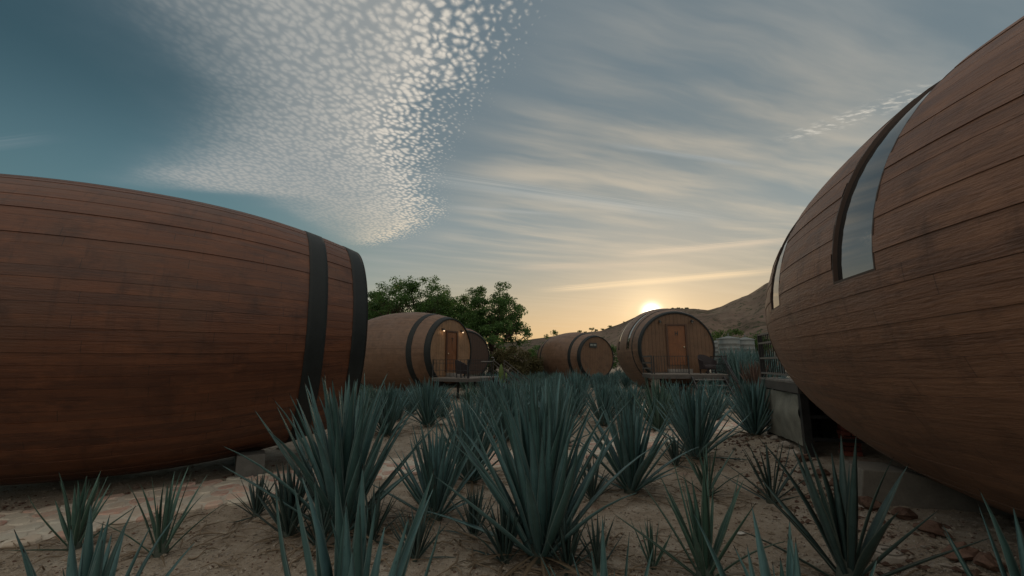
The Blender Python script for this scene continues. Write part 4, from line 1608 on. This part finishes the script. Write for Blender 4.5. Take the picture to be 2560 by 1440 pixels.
agave_near(gp(1742, 1148), 1.46, 64, -4, 118, 'full agave further right behind the spreading one', G_M, dead=14)
agave_near(gp(1889, 1090), 1.28, 72, 4, 119, 'agave standing right in front of the canvas sheet', G_M, dead=10)
agave_near(gp(1769, 1240), 0.76, 14, 6, 120, 'sparse young agave with one straight centre blade, right of the spreading agave', G_Y, 'agave_young', 4, 1, 0.25)
agave_near(gp(1930, 1258), 0.86, 15, 4, 121, 'sparse young agave on bare soil left of the rubble', G_Y, 'agave_dark', 6, 0, 0.3)
agave_near(gp(1763, 1452), 0.92, 22, 8, 122, 'agave with a thick centre blade low down, right of centre', G_F, 'agave_young', 6, 1, 0.2)
agave_near(gp(1632, 1422), 0.44, 12, 12, 123, 'tiny agave seedling on bare soil', G_Y, 'agave_young', 2, 1)
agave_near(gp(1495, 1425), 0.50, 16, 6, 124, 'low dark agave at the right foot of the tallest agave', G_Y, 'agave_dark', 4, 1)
agave_near(gp(2125, 1468), 1.16, 20, 8, 125, 'open agave with few long blades before the concrete block', G_F, 'agave_dark', 6, 1, 0.3)
# low dark offsets round the feet of the big plants
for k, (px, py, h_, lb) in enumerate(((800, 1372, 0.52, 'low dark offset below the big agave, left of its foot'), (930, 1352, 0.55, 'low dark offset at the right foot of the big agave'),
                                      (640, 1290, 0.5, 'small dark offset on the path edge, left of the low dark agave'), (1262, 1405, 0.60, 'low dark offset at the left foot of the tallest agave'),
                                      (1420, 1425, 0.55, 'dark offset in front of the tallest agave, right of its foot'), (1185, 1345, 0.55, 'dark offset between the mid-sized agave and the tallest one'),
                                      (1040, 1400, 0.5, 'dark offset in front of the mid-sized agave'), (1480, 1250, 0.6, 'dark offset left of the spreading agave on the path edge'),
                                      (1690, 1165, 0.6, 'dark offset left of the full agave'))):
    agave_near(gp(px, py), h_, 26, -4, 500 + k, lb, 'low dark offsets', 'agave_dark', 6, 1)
# behind the path
agave_near(gp(1178, 1205), 1.34, 70, 10, 126, 'upright agave behind the mid-sized one, across the path', G_M, dead=10)
agave_near(gp(1070, 1066), 1.38, 70, 4, 127, 'agave on a short trunk before the lamp-lit porch', G_M, dead=10, core=0.14)
agave_near(gp(966, 1090), 1.34, 66, 6, 128, 'agave beside the last black hoop of the left barrel', G_M, dead=10)
agave_near(gp(905, 1078), 1.05, 36, 6, 129, 'smaller agave at the foot of the left barrel\'s end', G_M, dead=8)
agave_near(gp(1262, 1102), 1.40, 66, 6, 130, 'agave behind the path, below the green cactus', G_M, dead=10)
agave_near(gp(1395, 1120), 1.45, 70, 6, 131, 'agave directly behind the tallest agave', G_M, dead=10)
agave_near(gp(1645, 1080), 1.34, 64, 6, 132, 'pale green agave in front of the grey porch pillar', G_M, 'agave_young', 10)
agave_near(gp(1790, 1050), 1.30, 64, 6, 133, 'agave in front of the porch steps, on the pale path', G_M, dead=10)
agave_near(gp(1510, 1065), 1.30, 64, 6, 134, 'agave between the tallest agave and the grey porch pillar', G_M, dead=10)

# the rest of the field: planted in rows, one mesh per plant
VAR = [agave_joined(h_, n_, s_, 300 + i, m_, 8, w_, 4) for i, (h_, n_, s_, m_, w_) in enumerate(
    ((1.45, 62, 8, 'agave', 1), (1.35, 66, 4, 'agave', 1), (1.55, 58, 12, 'agave', 0), (1.25, 62, 6, 'agave', 1), (1.4, 60, 8, 'agave_young', 1), (1.5, 64, 4, 'agave', 0)))]


def blocked(x, y, pad=0.5):
    for k, ((cx, cy), yaw, cz) in POS.items():
        ax = (math.sin(yaw), math.cos(yaw))
        s = (x - cx) * ax[0] + (y - cy) * ax[1]
        l = (x - cx) * ax[1] - (y - cy) * ax[0]
        if abs(s) < BL / 2 + (pad if k not in 'BEF' else 0.3) and abs(l) < 1.9 + pad:
            return True
    for dd, lx0, lx1, ly in ((dk, -2.1, 2.2, 4.2), (db, -2.2, 2.1, 4.6), (df, -1.9, 1.9, 3.0)):
        c, s_ = math.cos(dd.rotation_euler.z), math.sin(dd.rotation_euler.z)
        vx, vy = x - dd.location.x, y - dd.location.y
        lx, ly_ = vx * c + vy * s_, -vx * s_ + vy * c
        if lx0 - 0.4 < lx < lx1 + 0.4 and -0.6 < ly_ < ly + 0.3:
            return True
    if path_dist(x, y) < 1.15 or min(math.hypot(x - p.x, y - p.y) for p in C2) < 1.0:
        return True
    return False


nearp = [o.location.copy() for o in bpy.data.objects if o.name.startswith('agave') and o.type == 'EMPTY']
ZONES = [('agave in the dense field before the far sign barrel', 'agaves of the dense far field'),
         ('agave in the row near the lamp-lit porch and cactus', 'agaves by the lamp-lit porch'),
         ('agave beside the barrel with front steps', 'agaves by the barrel with steps'),
         ('agave in the planted rows right behind the stone path', 'agaves right behind the path')]
ORDW = 'first second third fourth fifth sixth seventh eighth ninth tenth eleventh twelfth thirteenth fourteenth fifteenth sixteenth seventeenth eighteenth'.split()
cnt = 0
ang = math.radians(14)
for i in range(-30, 40):
    for j in range(0, 40):
        u, v = i * 1.62, 9.5 + j * 1.5
        x = u * math.cos(ang) + (v - 9.5) * math.sin(ang) * 0.6 + RND.uniform(-0.3, 0.3)
        y = v + u * math.sin(ang) * 0.15 + RND.uniform(-0.35, 0.35)
        if y < 9.5 or y > 52:
            continue
        px = 1280 + FPX * x / (y * 0.985)
        if px < 870 or px > 1960:
            continue
        if y > 34 and not (1200 < px < 1600):
            continue
        if blocked(x, y) or any((x - q.x) ** 2 + (y - q.y) ** 2 < 1.3 for q in nearp):
            continue
        if px > 1700 and y < 16.5 or (px < 1010 and y < 12) or (px > 1560 and y < 11.5):
            continue
        if RND.random() < (0.20 if y < 17 else 0.08):
            continue
        z = 0 if (y > 20 and 1290 < px < 1580) else 1 if px < 1290 else 2 if px >= 1540 else 3
        o = link('agave', VAR[RND.randrange(len(VAR))])
        o.location = (x, y, gh(x, y) - 0.02)
        o.rotation_euler = (RND.uniform(-.06, .06), RND.uniform(-.06, .06), RND.uniform(0, 6.28))
        s_ = RND.uniform(0.80, 1.02) * (1.0 if y < 15.5 else 0.88 if y < 20 else 0.78)
        if px < 1290 and 15 < y < 26:
            s_ *= 0.72
        if px > 1570 and 14.5 < y < 26:
            s_ *= 0.60
        o.scale = (s_ ** 0.6, s_ ** 0.6, s_ * RND.uniform(0.92, 1.08))
        tag(o, ZONES[z][0], 'agave', ZONES[z][1])
        cnt += 1
pathrow = sorted([o for o in bpy.data.objects if o.get('group') == ZONES[3][1]], key=lambda o: o.location.x / o.location.y)
for k, o in enumerate(pathrow[:len(ORDW)]):
    o['label'] = 'agave in the planted row right behind the path, %s from the left of them' % ORDW[k]
print('field agaves', cnt, len(pathrow))

# the tall wall of agaves before the tanks, and the withered plant
tall = agave_joined(2.5, 60, 26, 401, 'agave', 4, 0, 5)
for k, (px, Y, s_) in enumerate(((1822, 29.0, 1.0), (1845, 27.5, 1.05), (1868, 28.5, 1.0), (1890, 29.5, 1.02), (1912, 28.0, 1.0), (1835, 31, 1.1), (1880, 31.5, 1.1), (1806, 31.5, 1.0), (1858, 30.5, 1.08), (1935, 30.5, 1.0))):
    p = at(px, 905, Y)
    o = link('agave', tall)
    o.location = (p.x, p.y, gh(p.x, p.y))
    o.scale = (s_, s_, s_)
    o.rotation_euler = (0, 0, k * 1.7)
    tag(o, 'tall blue-green agave in the thicket before the steel tanks', 'agave', 'tall agaves before the tanks')
wme = agave_joined(1.9, 70, 4, 402, 'agave_red', 40, 0, 5)
p = at(1882, 905, 19.5)
o = link('agave', wme)
o.location = (p.x, p.y, gh(p.x, p.y))
tag(o, 'withered dark red-brown agave beside the right porch', 'agave')

# green columnar cactus before the lamp-lit porch
p = at(1253, 905, 19.2)
ct = thing('cactus', (p.x, p.y, gh(p.x, p.y) - 0.03), 0, 'green columnar cactus standing before the lamp-lit porch', 'cactus')
mb = MB()
vs, fs = [], []
N, R_ = 28, 12
for i in range(R_ + 1):
    z = 1.86 * i / R_
    rad = 0.085 * (1.0 + 0.10 * math.sin(z * 5)) * (1 if i < R_ - 1 else (0.75 if i == R_ - 1 else 0.15))
    for k in range(N):
        rib = 1 + 0.16 * math.cos(k * math.pi)
        vs.append((rad * rib * math.cos(2 * math.pi * k / N), rad * rib * math.sin(2 * math.pi * k / N), z + (0.03 if i == R_ else 0)))
fs = [(i * N + k, i * N + (k + 1) % N, (i + 1) * N + (k + 1) % N, (i + 1) * N + k) for i in range(R_) for k in range(N)] + [tuple(R_ * N + k for k in range(N))]
mb.add(vs, fs, True)
mb.build('stem', M['cactus'], ct)
mb = MB()
mb.tube([(0.05, 0, 1.05), (0.19, 0.02, 1.12), (0.23, 0.02, 1.30), (0.22, 0.02, 1.50)], [0.055, 0.06, 0.06, 0.03], 10)
mb.build('arm', M['cactus'], ct)

# ================================================================== steel tanks
for px, Y, rad, top, lb in ((1826, 44.0, 1.02, 4.55, 'big ribbed steel tank, front one of the group'), (1868, 46.0, 0.86, 4.55, 'steel tank right of the big front tank'),
                            (1796, 50.0, 0.85, 4.40, 'steel tank partly hidden at the left of the group'), (1852, 53.0, 0.85, 4.7, 'steel tank behind, between the two front tanks')):
    p = at(px, 905, Y)
    tk = thing('steel_tank', (p.x, p.y, gh(p.x, p.y) - 0.02), 0, lb, 'steel tank', 'steel tanks behind the agaves')
    mb = MB()
    prof = [(rad, 0.0)]
    for q in range(1, 9):
        z = top * 0.94 * q / 9
        prof += [(rad, z - 0.05), (rad + 0.035, z), (rad, z + 0.05)]
    prof += [(rad, top * 0.94)]
    mb.lathe(prof, 32)
    mb.build('shell', M['steel'], tk)
    mb = MB()
    mb.lathe([(rad + 0.06, top * 0.94), (rad + 0.07, top * 0.955), (rad * 0.8, top * 0.975), (0.25, top), (0.22, top + 0.05), (0, top + 0.06)], 32)
    rf = mb.build('roof', M['steel'], tk)
    mb = MB()
    mb.tube([(0, 0, top), (0, 0, top + 0.22)], 0.06, 8)
    mb.lathe([(0.0, 0.30), (0.09, 0.27), (0.10, 0.20), (0.0, 0.19)], 10, (0, 0, top))
    mb.build('vent', M['steel'], rf)

# ================================================================== trees


def crown_mesh(rr, tips, per, rad, size, m, flat=0.75):
    """many small leaf faces gathered in clumps round the branch tips"""
    N = len(tips) * per
    c = np.repeat(np.array([tuple(t[0]) for t in tips]), per, 0)
    rads = np.repeat(np.array([t[1] for t in tips]), per)
    rs = np.random.RandomState(rr.randrange(10 ** 6))
    d = rs.normal(size=(N, 3))
    d /= np.linalg.norm(d, axis=1)[:, None]
    q = rs.rand(N) ** 0.5
    p = c + d * (q * rads * rad)[:, None] * np.array([1, 1, flat])
    a = rs.normal(size=(N, 3))
    a /= np.linalg.norm(a, axis=1)[:, None]
    b = np.cross(a, rs.normal(size=(N, 3)))
    b /= np.linalg.norm(b, axis=1)[:, None]
    s = size * (0.6 + 0.8 * rs.rand(N))[:, None]
    V = np.stack([p - a * s, p - b * s * 0.42, p + a * s, p + b * s * 0.42], 1).reshape(-1, 3)
    F = np.arange(N * 4).reshape(-1, 4)
    return np_mesh('crown', V, F, m, False)


def tree(name, px, Y, top, width, label, seed, cat='tree', group=None, m='fol_dark', per=150, clump=0.95, leaf=0.14, trunk_r=0.28, fork=0.28, flat=0.75, tips_n=70, zb=None, low=0.35, dome=0.9):
    rr = random.Random(seed)
    p = at(px, 905, Y)
    root = thing(name, (p.x, p.y, gh(p.x, p.y) - 0.05), 0, label, cat, group)
    H, Wd = top, width / 2
    tips = []
    mb = MB()
    base = Vector((0, 0, 0))
    f0 = Vector((rr.uniform(-.2, .2), rr.uniform(-.2, .2), H * fork))
    mb.tube([base - Vector((0, 0, 0.2)), base + Vector((0.03, 0, H * fork * 0.5)), f0], [trunk_r * 1.25, trunk_r, trunk_r * 0.85], 9)
    nb = 6
    for i in range(nb):
        az = 2 * math.pi * i / nb + rr.uniform(-.4, .4)
        e = f0 + Vector((math.cos(az) * Wd * 0.5, math.sin(az) * Wd * 0.5, H * rr.uniform(0.16, 0.42)))
        mid = f0.lerp(e, 0.5) + Vector((rr.uniform(-.25, .25), rr.uniform(-.25, .25), rr.uniform(-0.1, 0.3)))
        mb.tube([f0, mid, e], [trunk_r * 0.55, trunk_r * 0.36, trunk_r * 0.22], 7)
        for j in range(max(2, tips_n // nb)):
            # a point of an uneven dome
            u = rr.random()
            a2 = az + rr.uniform(-0.75, 0.75)
            rr_ = Wd * (0.25 + 0.75 * math.sqrt(u)) * rr.uniform(0.8, 1.02)
            zt = H * (low + (1 - low) * (max(0, 1 - (rr_ / Wd) ** 2) ** 0.5) * dome * rr.uniform(0.45, 1.0) + (1 - low) * (1 - dome) * rr.random())
            t = Vector((math.cos(a2) * rr_, math.sin(a2) * rr_, min(zt, H * 0.97)))
            k = e.lerp(t, 0.55) + Vector((rr.uniform(-.3, .3), rr.uniform(-.3, .3), rr.uniform(-.2, .3)))
            mb.tube([e.lerp(f0, rr.uniform(0, 0.35)), k, t], [trunk_r * 0.16, trunk_r * 0.10, trunk_r * 0.035], 5, False)
            tips.append((t, rr.uniform(0.55, 1.15)))
    mb.build('trunk', M['bark'], root)
    me = crown_mesh(rr, tips, per, clump, leaf, M[m], flat)
    link('crown', me, root)
    return root


TG = 'trees behind the barrels'
tree('broad_tree', 1030, 46, 11.9, 11.5, 'broad dark tree rising behind the lamp-lit barrel, left of the pair', 21, group=TG, m='fol_dark', tips_n=190, per=125, clump=0.80, leaf=0.115)
tree('broad_tree', 905, 50, 10.8, 9.0, 'tree half hidden behind the end of the big left barrel', 22, group=TG, m='fol_mid', tips_n=130, per=120, clump=0.78, leaf=0.115)
tree('broad_tree', 1226, 45, 11.0, 9.0, 'full round dark tree right of the pair, above the cactus', 23, group=TG, m='fol_dark', tips_n=220, per=130, clump=0.76, leaf=0.115, low=0.16)
tree('broad_tree', 1118, 52, 11.3, 8.0, 'lighter tree filling the gap between the two broad trees', 24, group=TG, m='fol_mid', tips_n=110, per=110, clump=0.78, leaf=0.115)
BG = 'scrub bushes at the field edge'
for k, (px, Y, t_, w_, lb, m_) in enumerate(((1268, 38, 3.6, 3.6, 'olive bush under the full round tree', 'fol_olive'), (1318, 41, 3.2, 3.4, 'tawny bush left of the far sign barrel', 'fol_olive'),
                                             (1225, 40, 4.6, 3.5, 'dark shrub in the shade under the round tree', 'fol_dark'), (1345, 46, 3.0, 3.0, 'green bush touching the left of the far sign barrel', 'fol_mid'),
                                             (1545, 52, 4.4, 4.0, 'dark bush between the sign barrel and the barrel with steps', 'fol_dark'))):
    tree('bush', px, Y, t_, w_, lb, 40 + k, 'bush', BG, m_, 130, 0.6, 0.10, 0.07, 0.12, 0.8, 36, low=0.08)
SG = 'small trees behind the far sign barrel'
for k, (px, Y, t_, w_, lb) in enumerate(((1352, 66, 5.4, 4.6, 'low round tree left behind the sign barrel'), (1388, 68, 7.0, 5.0, 'spiky-topped tree above the left shoulder of the sign barrel'),
                                         (1425, 74, 7.0, 5.0, 'thin loose tree above the middle of the sign barrel'), (1462, 84, 7.4, 5.0, 'small tree right of the spiky one above the sign barrel'),
                                         (1502, 90, 6.0, 5.0, 'bushy tree where the hillside meets the sign barrel'))):
    tree('small_tree', px, Y, t_, w_, lb, 60 + k, 'tree', SG, 'fol_mid' if k % 2 else 'fol_dark', 90, 0.62, 0.13, 0.11, 0.25, 0.8, 42, low=0.25, dome=0.7)
RG = 'trees above the steel tanks'
for k, (px, Y, t_, w_, lb) in enumerate(((1822, 60, 7.4, 5.6, 'round green tree above the steel tanks'), (1893, 62, 6.6, 4.6, 'dark tree between the tanks and the right porch'), (1785, 66, 5.6, 4.6, 'low tree peeping behind the barrel with steps'),
                                         (1860, 72, 6.2, 5.0, 'green tree behind and between the two round ones above the tanks'))):
    tree('round_tree', px, Y, t_, w_, lb, 80 + k, 'tree', RG, 'fol_mid' if k % 2 == 0 else 'fol_dark', 130, 0.8, 0.14, 0.15, 0.22, 0.85, 50, low=0.15)
HG = 'tiny trees on the hill crest'
crm = None
ORD = 'first second third fourth fifth sixth seventh eighth ninth tenth eleventh twelfth thirteenth fourteenth fifteenth sixteenth seventeenth eighteenth'.split()
hill_px = [(1448, 7), (1462, 5), (1478, 9), (1489, 8), (1505, 5), (1524, 6), (1560, 5), (1615, 5), (1661, 4), (1684, 6), (1698, 5), (1706, 5), (1718, 6), (1748, 5), (1762, 4), (1838, 4)]
for k, (px, h_) in enumerate(hill_px):
    r = ray(px, 800)
    a = math.atan2(r.x, r.y)
    elv = float(np.interp(a, ca_x, ca_y))
    z = elv * RC + CAM_H
    rr = random.Random(900 + k)
    h_ = h_ * rr.uniform(0.55, 0.85)
    root = thing('crest_tree', (RC * math.sin(a), RC * math.cos(a), z - 1.6), 0, 'tiny dark tree on the hill crest, %s from the left along it' % ORD[k], 'tree', HG)
    mb = MB()
    mb.tube([(0, 0, -0.5), (0.1, 0, h_ * 0.5), (0, 0.1, h_ * 0.8)], [0.35, 0.25, 0.1], 5)
    mb.build('trunk', M['bark'], root)
    tips = [(Vector((rr.uniform(-.45, .45) * h_, rr.uniform(-.45, .45) * h_, h_ * rr.uniform(0.55, 0.95))), 1.0) for _ in range(12)]
    link('crown', crown_mesh(rr, tips, 30, h_ * 0.20, 0.5, M['fol_dark'], 0.6), root)

# ================================================================== rocks, rubble and litter


def rock_mesh(rr, m, n=2):
    import bmesh
    bm = bmesh.new()
    bmesh.ops.create_icosphere(bm, subdivisions=n, radius=1.0)
    off = rr.uniform(0, 50)
    for v in bm.verts:
        k = 0.72 + 0.45 * mnoise.noise(v.co * 1.1 + Vector((off, 0, 0))) + 0.2 * mnoise.noise(v.co * 2.7 + Vector((0, off, 0)))
        v.co = v.co * k
        v.co.z *= 0.68
    me = bpy.data.meshes.new('rock')
    bm.to_mesh(me)
    bm.free()
    me.materials.append(m)
    return me


rr = random.Random(5)
RK = [rock_mesh(rr, M['rock']) for _ in range(4)] + [rock_mesh(rr, M['pale_rock']) for _ in range(3)]
rocks = [((1968, 1118), 0.14, 4, 'pale crumbly rock at the foot of the canvas sheet'), ((1985, 1140), 0.13, 5, 'pale rock on the edge of the red mound'),
         ((2012, 1150), 0.15, 0, 'rounded red rock on the edge of the mound'), ((1935, 1098), 0.11, 6, 'small pale rock by the porch post'),
         ((2148, 1240), 0.11, 5, 'pale stone against the concrete block'), ((2180, 1262), 0.15, 0, 'flat red stone before the concrete block'),
         ((2260, 1295), 0.16, 1, 'dark rock on the soil below the block'), ((2330, 1330), 0.15, 2, 'rough brown rock right of the open agave'),
         ((2400, 1395), 0.17, 3, 'dark jagged rock near the bottom right corner'), ((2055, 1188), 0.12, 1, 'red rock half way along the rubble edge'),
         ((2090, 1215), 0.13, 2, 'red-brown rock near the block on the rubble edge'), ((2480, 1420), 0.14, 1, 'rock at the right edge in the shade of the barrel'),
         ((640, 1160), 0.08, 5, 'pale pebble beside the left concrete block'), ((700, 1122), 0.10, 6, 'pale stone under the left barrel')]
for (px, py), s_, k, lb in rocks:
    p = ground_at(px, py)
    o = link('rock', RK[k])
    o.location = (p.x, p.y, p.z + s_ * 0.25)
    o.scale = (s_ * rr.uniform(.9, 1.3), s_ * rr.uniform(.8, 1.1), s_ * rr.uniform(.7, 1.0))
    o.rotation_euler = (rr.uniform(-.3, .3), rr.uniform(-.3, .3), rr.uniform(0, 6.28))
    tag(o, lb, 'rock', 'rocks lying on the soil')


def scatter(name, n, pick, size, m, label, flat=0.6, seed=1, sides=5):
    """many small stones in one mesh"""
    rs = random.Random(seed)
    Vs, Fs = [], []
    b = 0
    base = np.array([(1, 0, 0), (-.4, .9, .1), (-.5, -.8, 0), (0.1, 0, .8), (0, 0.1, -.6), (0.5, 0.6, 0.2)], float)
    tri = np.array([(0, 5, 3), (5, 1, 3), (1, 2, 3), (2, 0, 3), (0, 4, 5), (5, 4, 1), (1, 4, 2), (2, 4, 0)])
    for _ in range(n):
        q = pick(rs)
        if q is None:
            continue
        x, y = q
        s = size * (0.35 + 1.3 * rs.random() ** 2.2)
        a = rs.uniform(0, 6.28)
        c, si = math.cos(a), math.sin(a)
        P = base * (1 + np.array([[rs.uniform(-.3, .3) for _ in range(3)] for _ in range(6)])) * np.array([1, rs.uniform(.6, 1), flat]) * s
        P = np.stack([P[:, 0] * c - P[:, 1] * si + x, P[:, 0] * si + P[:, 1] * c + y, P[:, 2] + gh(x, y) + s * 0.1], -1)
        Vs.append(P)
        Fs.append(tri + b)
        b += 6
    o = link(name, np_mesh(name, np.concatenate(Vs), np.concatenate(Fs), m, False))
    return tag(o, label, kind='stuff')


def pick_soil(rs):
    px, py = rs.uniform(-50, 2600), 960 + 500 * rs.random() ** 0.6
    p = ground_at(px, py)
    return None if (path_dist(p.x, p.y) < 0.6) else (p.x, p.y)


def pick_mound(rs):
    s = rs.uniform(-3.5, 6.3)
    l = -rs.gauss(2.1, 0.32)
    return (F_C[0] + s * F_AX[0] + l * F_AX[1], F_C[1] + s * F_AX[1] - l * F_AX[0])


def pick_left(rs):
    s = rs.uniform(-3.5, 3.9)
    l = abs(rs.gauss(1.3, 0.5))
    (cx, cy), yaw, _ = POS['A']
    ax = (math.sin(yaw), math.cos(yaw))
    return (cx + s * ax[0] + l * ax[1], cy + s * ax[1] - l * ax[0])


scatter('gravel', 9000, pick_soil, 0.014, M['pale_rock'], 'small pale gravel on the dry soil', seed=31)
scatter('gravel', 3500, pick_soil, 0.015, M['rock'], 'small red-brown gravel on the dry soil', seed=32)
scatter('clods', 5200, pick_soil, 0.028, M['earth'], 'crumbly clods of earth on the soil', seed=36)
scatter('rubble', 900, pick_mound, 0.045, M['rock'], 'red rubble along the foot of the right barrel', seed=33)
scatter('rubble', 300, pick_mound, 0.040, M['pale_rock'], 'pale rubble along the foot of the right barrel', seed=34)
scatter('rubble', 420, pick_left, 0.035, M['rock'], 'dark rubble under the left barrel', seed=35)


# dry leaf litter: thin curled strips round the plants
rs = random.Random(77)
mb = MB()
roots = [o for o in bpy.data.objects if o.name.startswith('agave') and o.type == 'EMPTY' and o.location.y > 3]
for o in roots:
    for _ in range(22):
        a = rs.uniform(0, 6.28)
        d = rs.uniform(0.15, 0.75)
        x, y = o.location.x + d * math.cos(a), o.location.y + d * math.sin(a)
        b_ = a + rs.uniform(-1.2, 1.2)
        ln, w = rs.uniform(0.12, 0.50), rs.uniform(0.003, 0.010)
        pts = []
        cv0 = rs.uniform(-1.2, 1.2)
        for i in range(5):
            t = i / 4
            xx, yy = x + ln * t * math.cos(b_ + cv0 * t), y + ln * t * math.sin(b_ + cv0 * t)
            pts.append((xx, yy, gh(xx, yy) + 0.012 + 0.05 * math.sin(t * math.pi) * rs.random()))
        mb.tube(pts, [w * 0.6, w, w, w * 0.7, w * 0.2], 4)
lt = mb.build('leaf_litter', M['agave_dead'])
tag(lt, 'dry fallen agave leaves on the soil', kind='stuff')

# round concrete cover in the soil
p = ground_at(2216, 1392)
cvr = thing('concrete_cover', (p.x, p.y, p.z - 0.03), 0, 'round pale concrete cover set in the soil behind the open agave', 'concrete cover')
mb = MB()
mb.lathe([(0.165, 0.0), (0.165, 0.055), (0.155, 0.065), (0.0, 0.068)], 28)
mb.build('disc', M['pale_rock'], cvr)
mb = MB()
mb.lathe([(0.13, 0.066), (0.13, 0.074), (0.115, 0.074), (0.115, 0.066)], 28)
mb.box((0, 0, 0.075), (0.07, 0.02, 0.016))
mb.build('ring', M['concrete'], cvr)
for k, ((px, py), s_, lb) in enumerate((((2048, 1268), 0.07, 'small pale scrap of paper on the soil left of the block'), ((1853, 1338), 0.06, 'pale flat scrap low down beside the thick-bladed agave'), ((330, 1196), 0.05, 'pale scrap under the big left barrel'))):
    p = ground_at(px, py)
    mb = MB()
    vs = [(math.cos(i * 1.05) * s_ * rs.uniform(.6, 1.2), math.sin(i * 1.05) * s_ * rs.uniform(.4, .8), z_ + rs.uniform(0, .012)) for z_ in (0.0, 0.006) for i in range(6)]
    mb.add(vs, [(0, 5, 4, 3, 2, 1), (6, 7, 8, 9, 10, 11)] + [(i, (i + 1) % 6, 6 + (i + 1) % 6, 6 + i) for i in range(6)])
    o = mb.build('scrap', M['paper'])
    o.location = (p.x, p.y, p.z + 0.012)
    tag(o, lb, 'scrap')
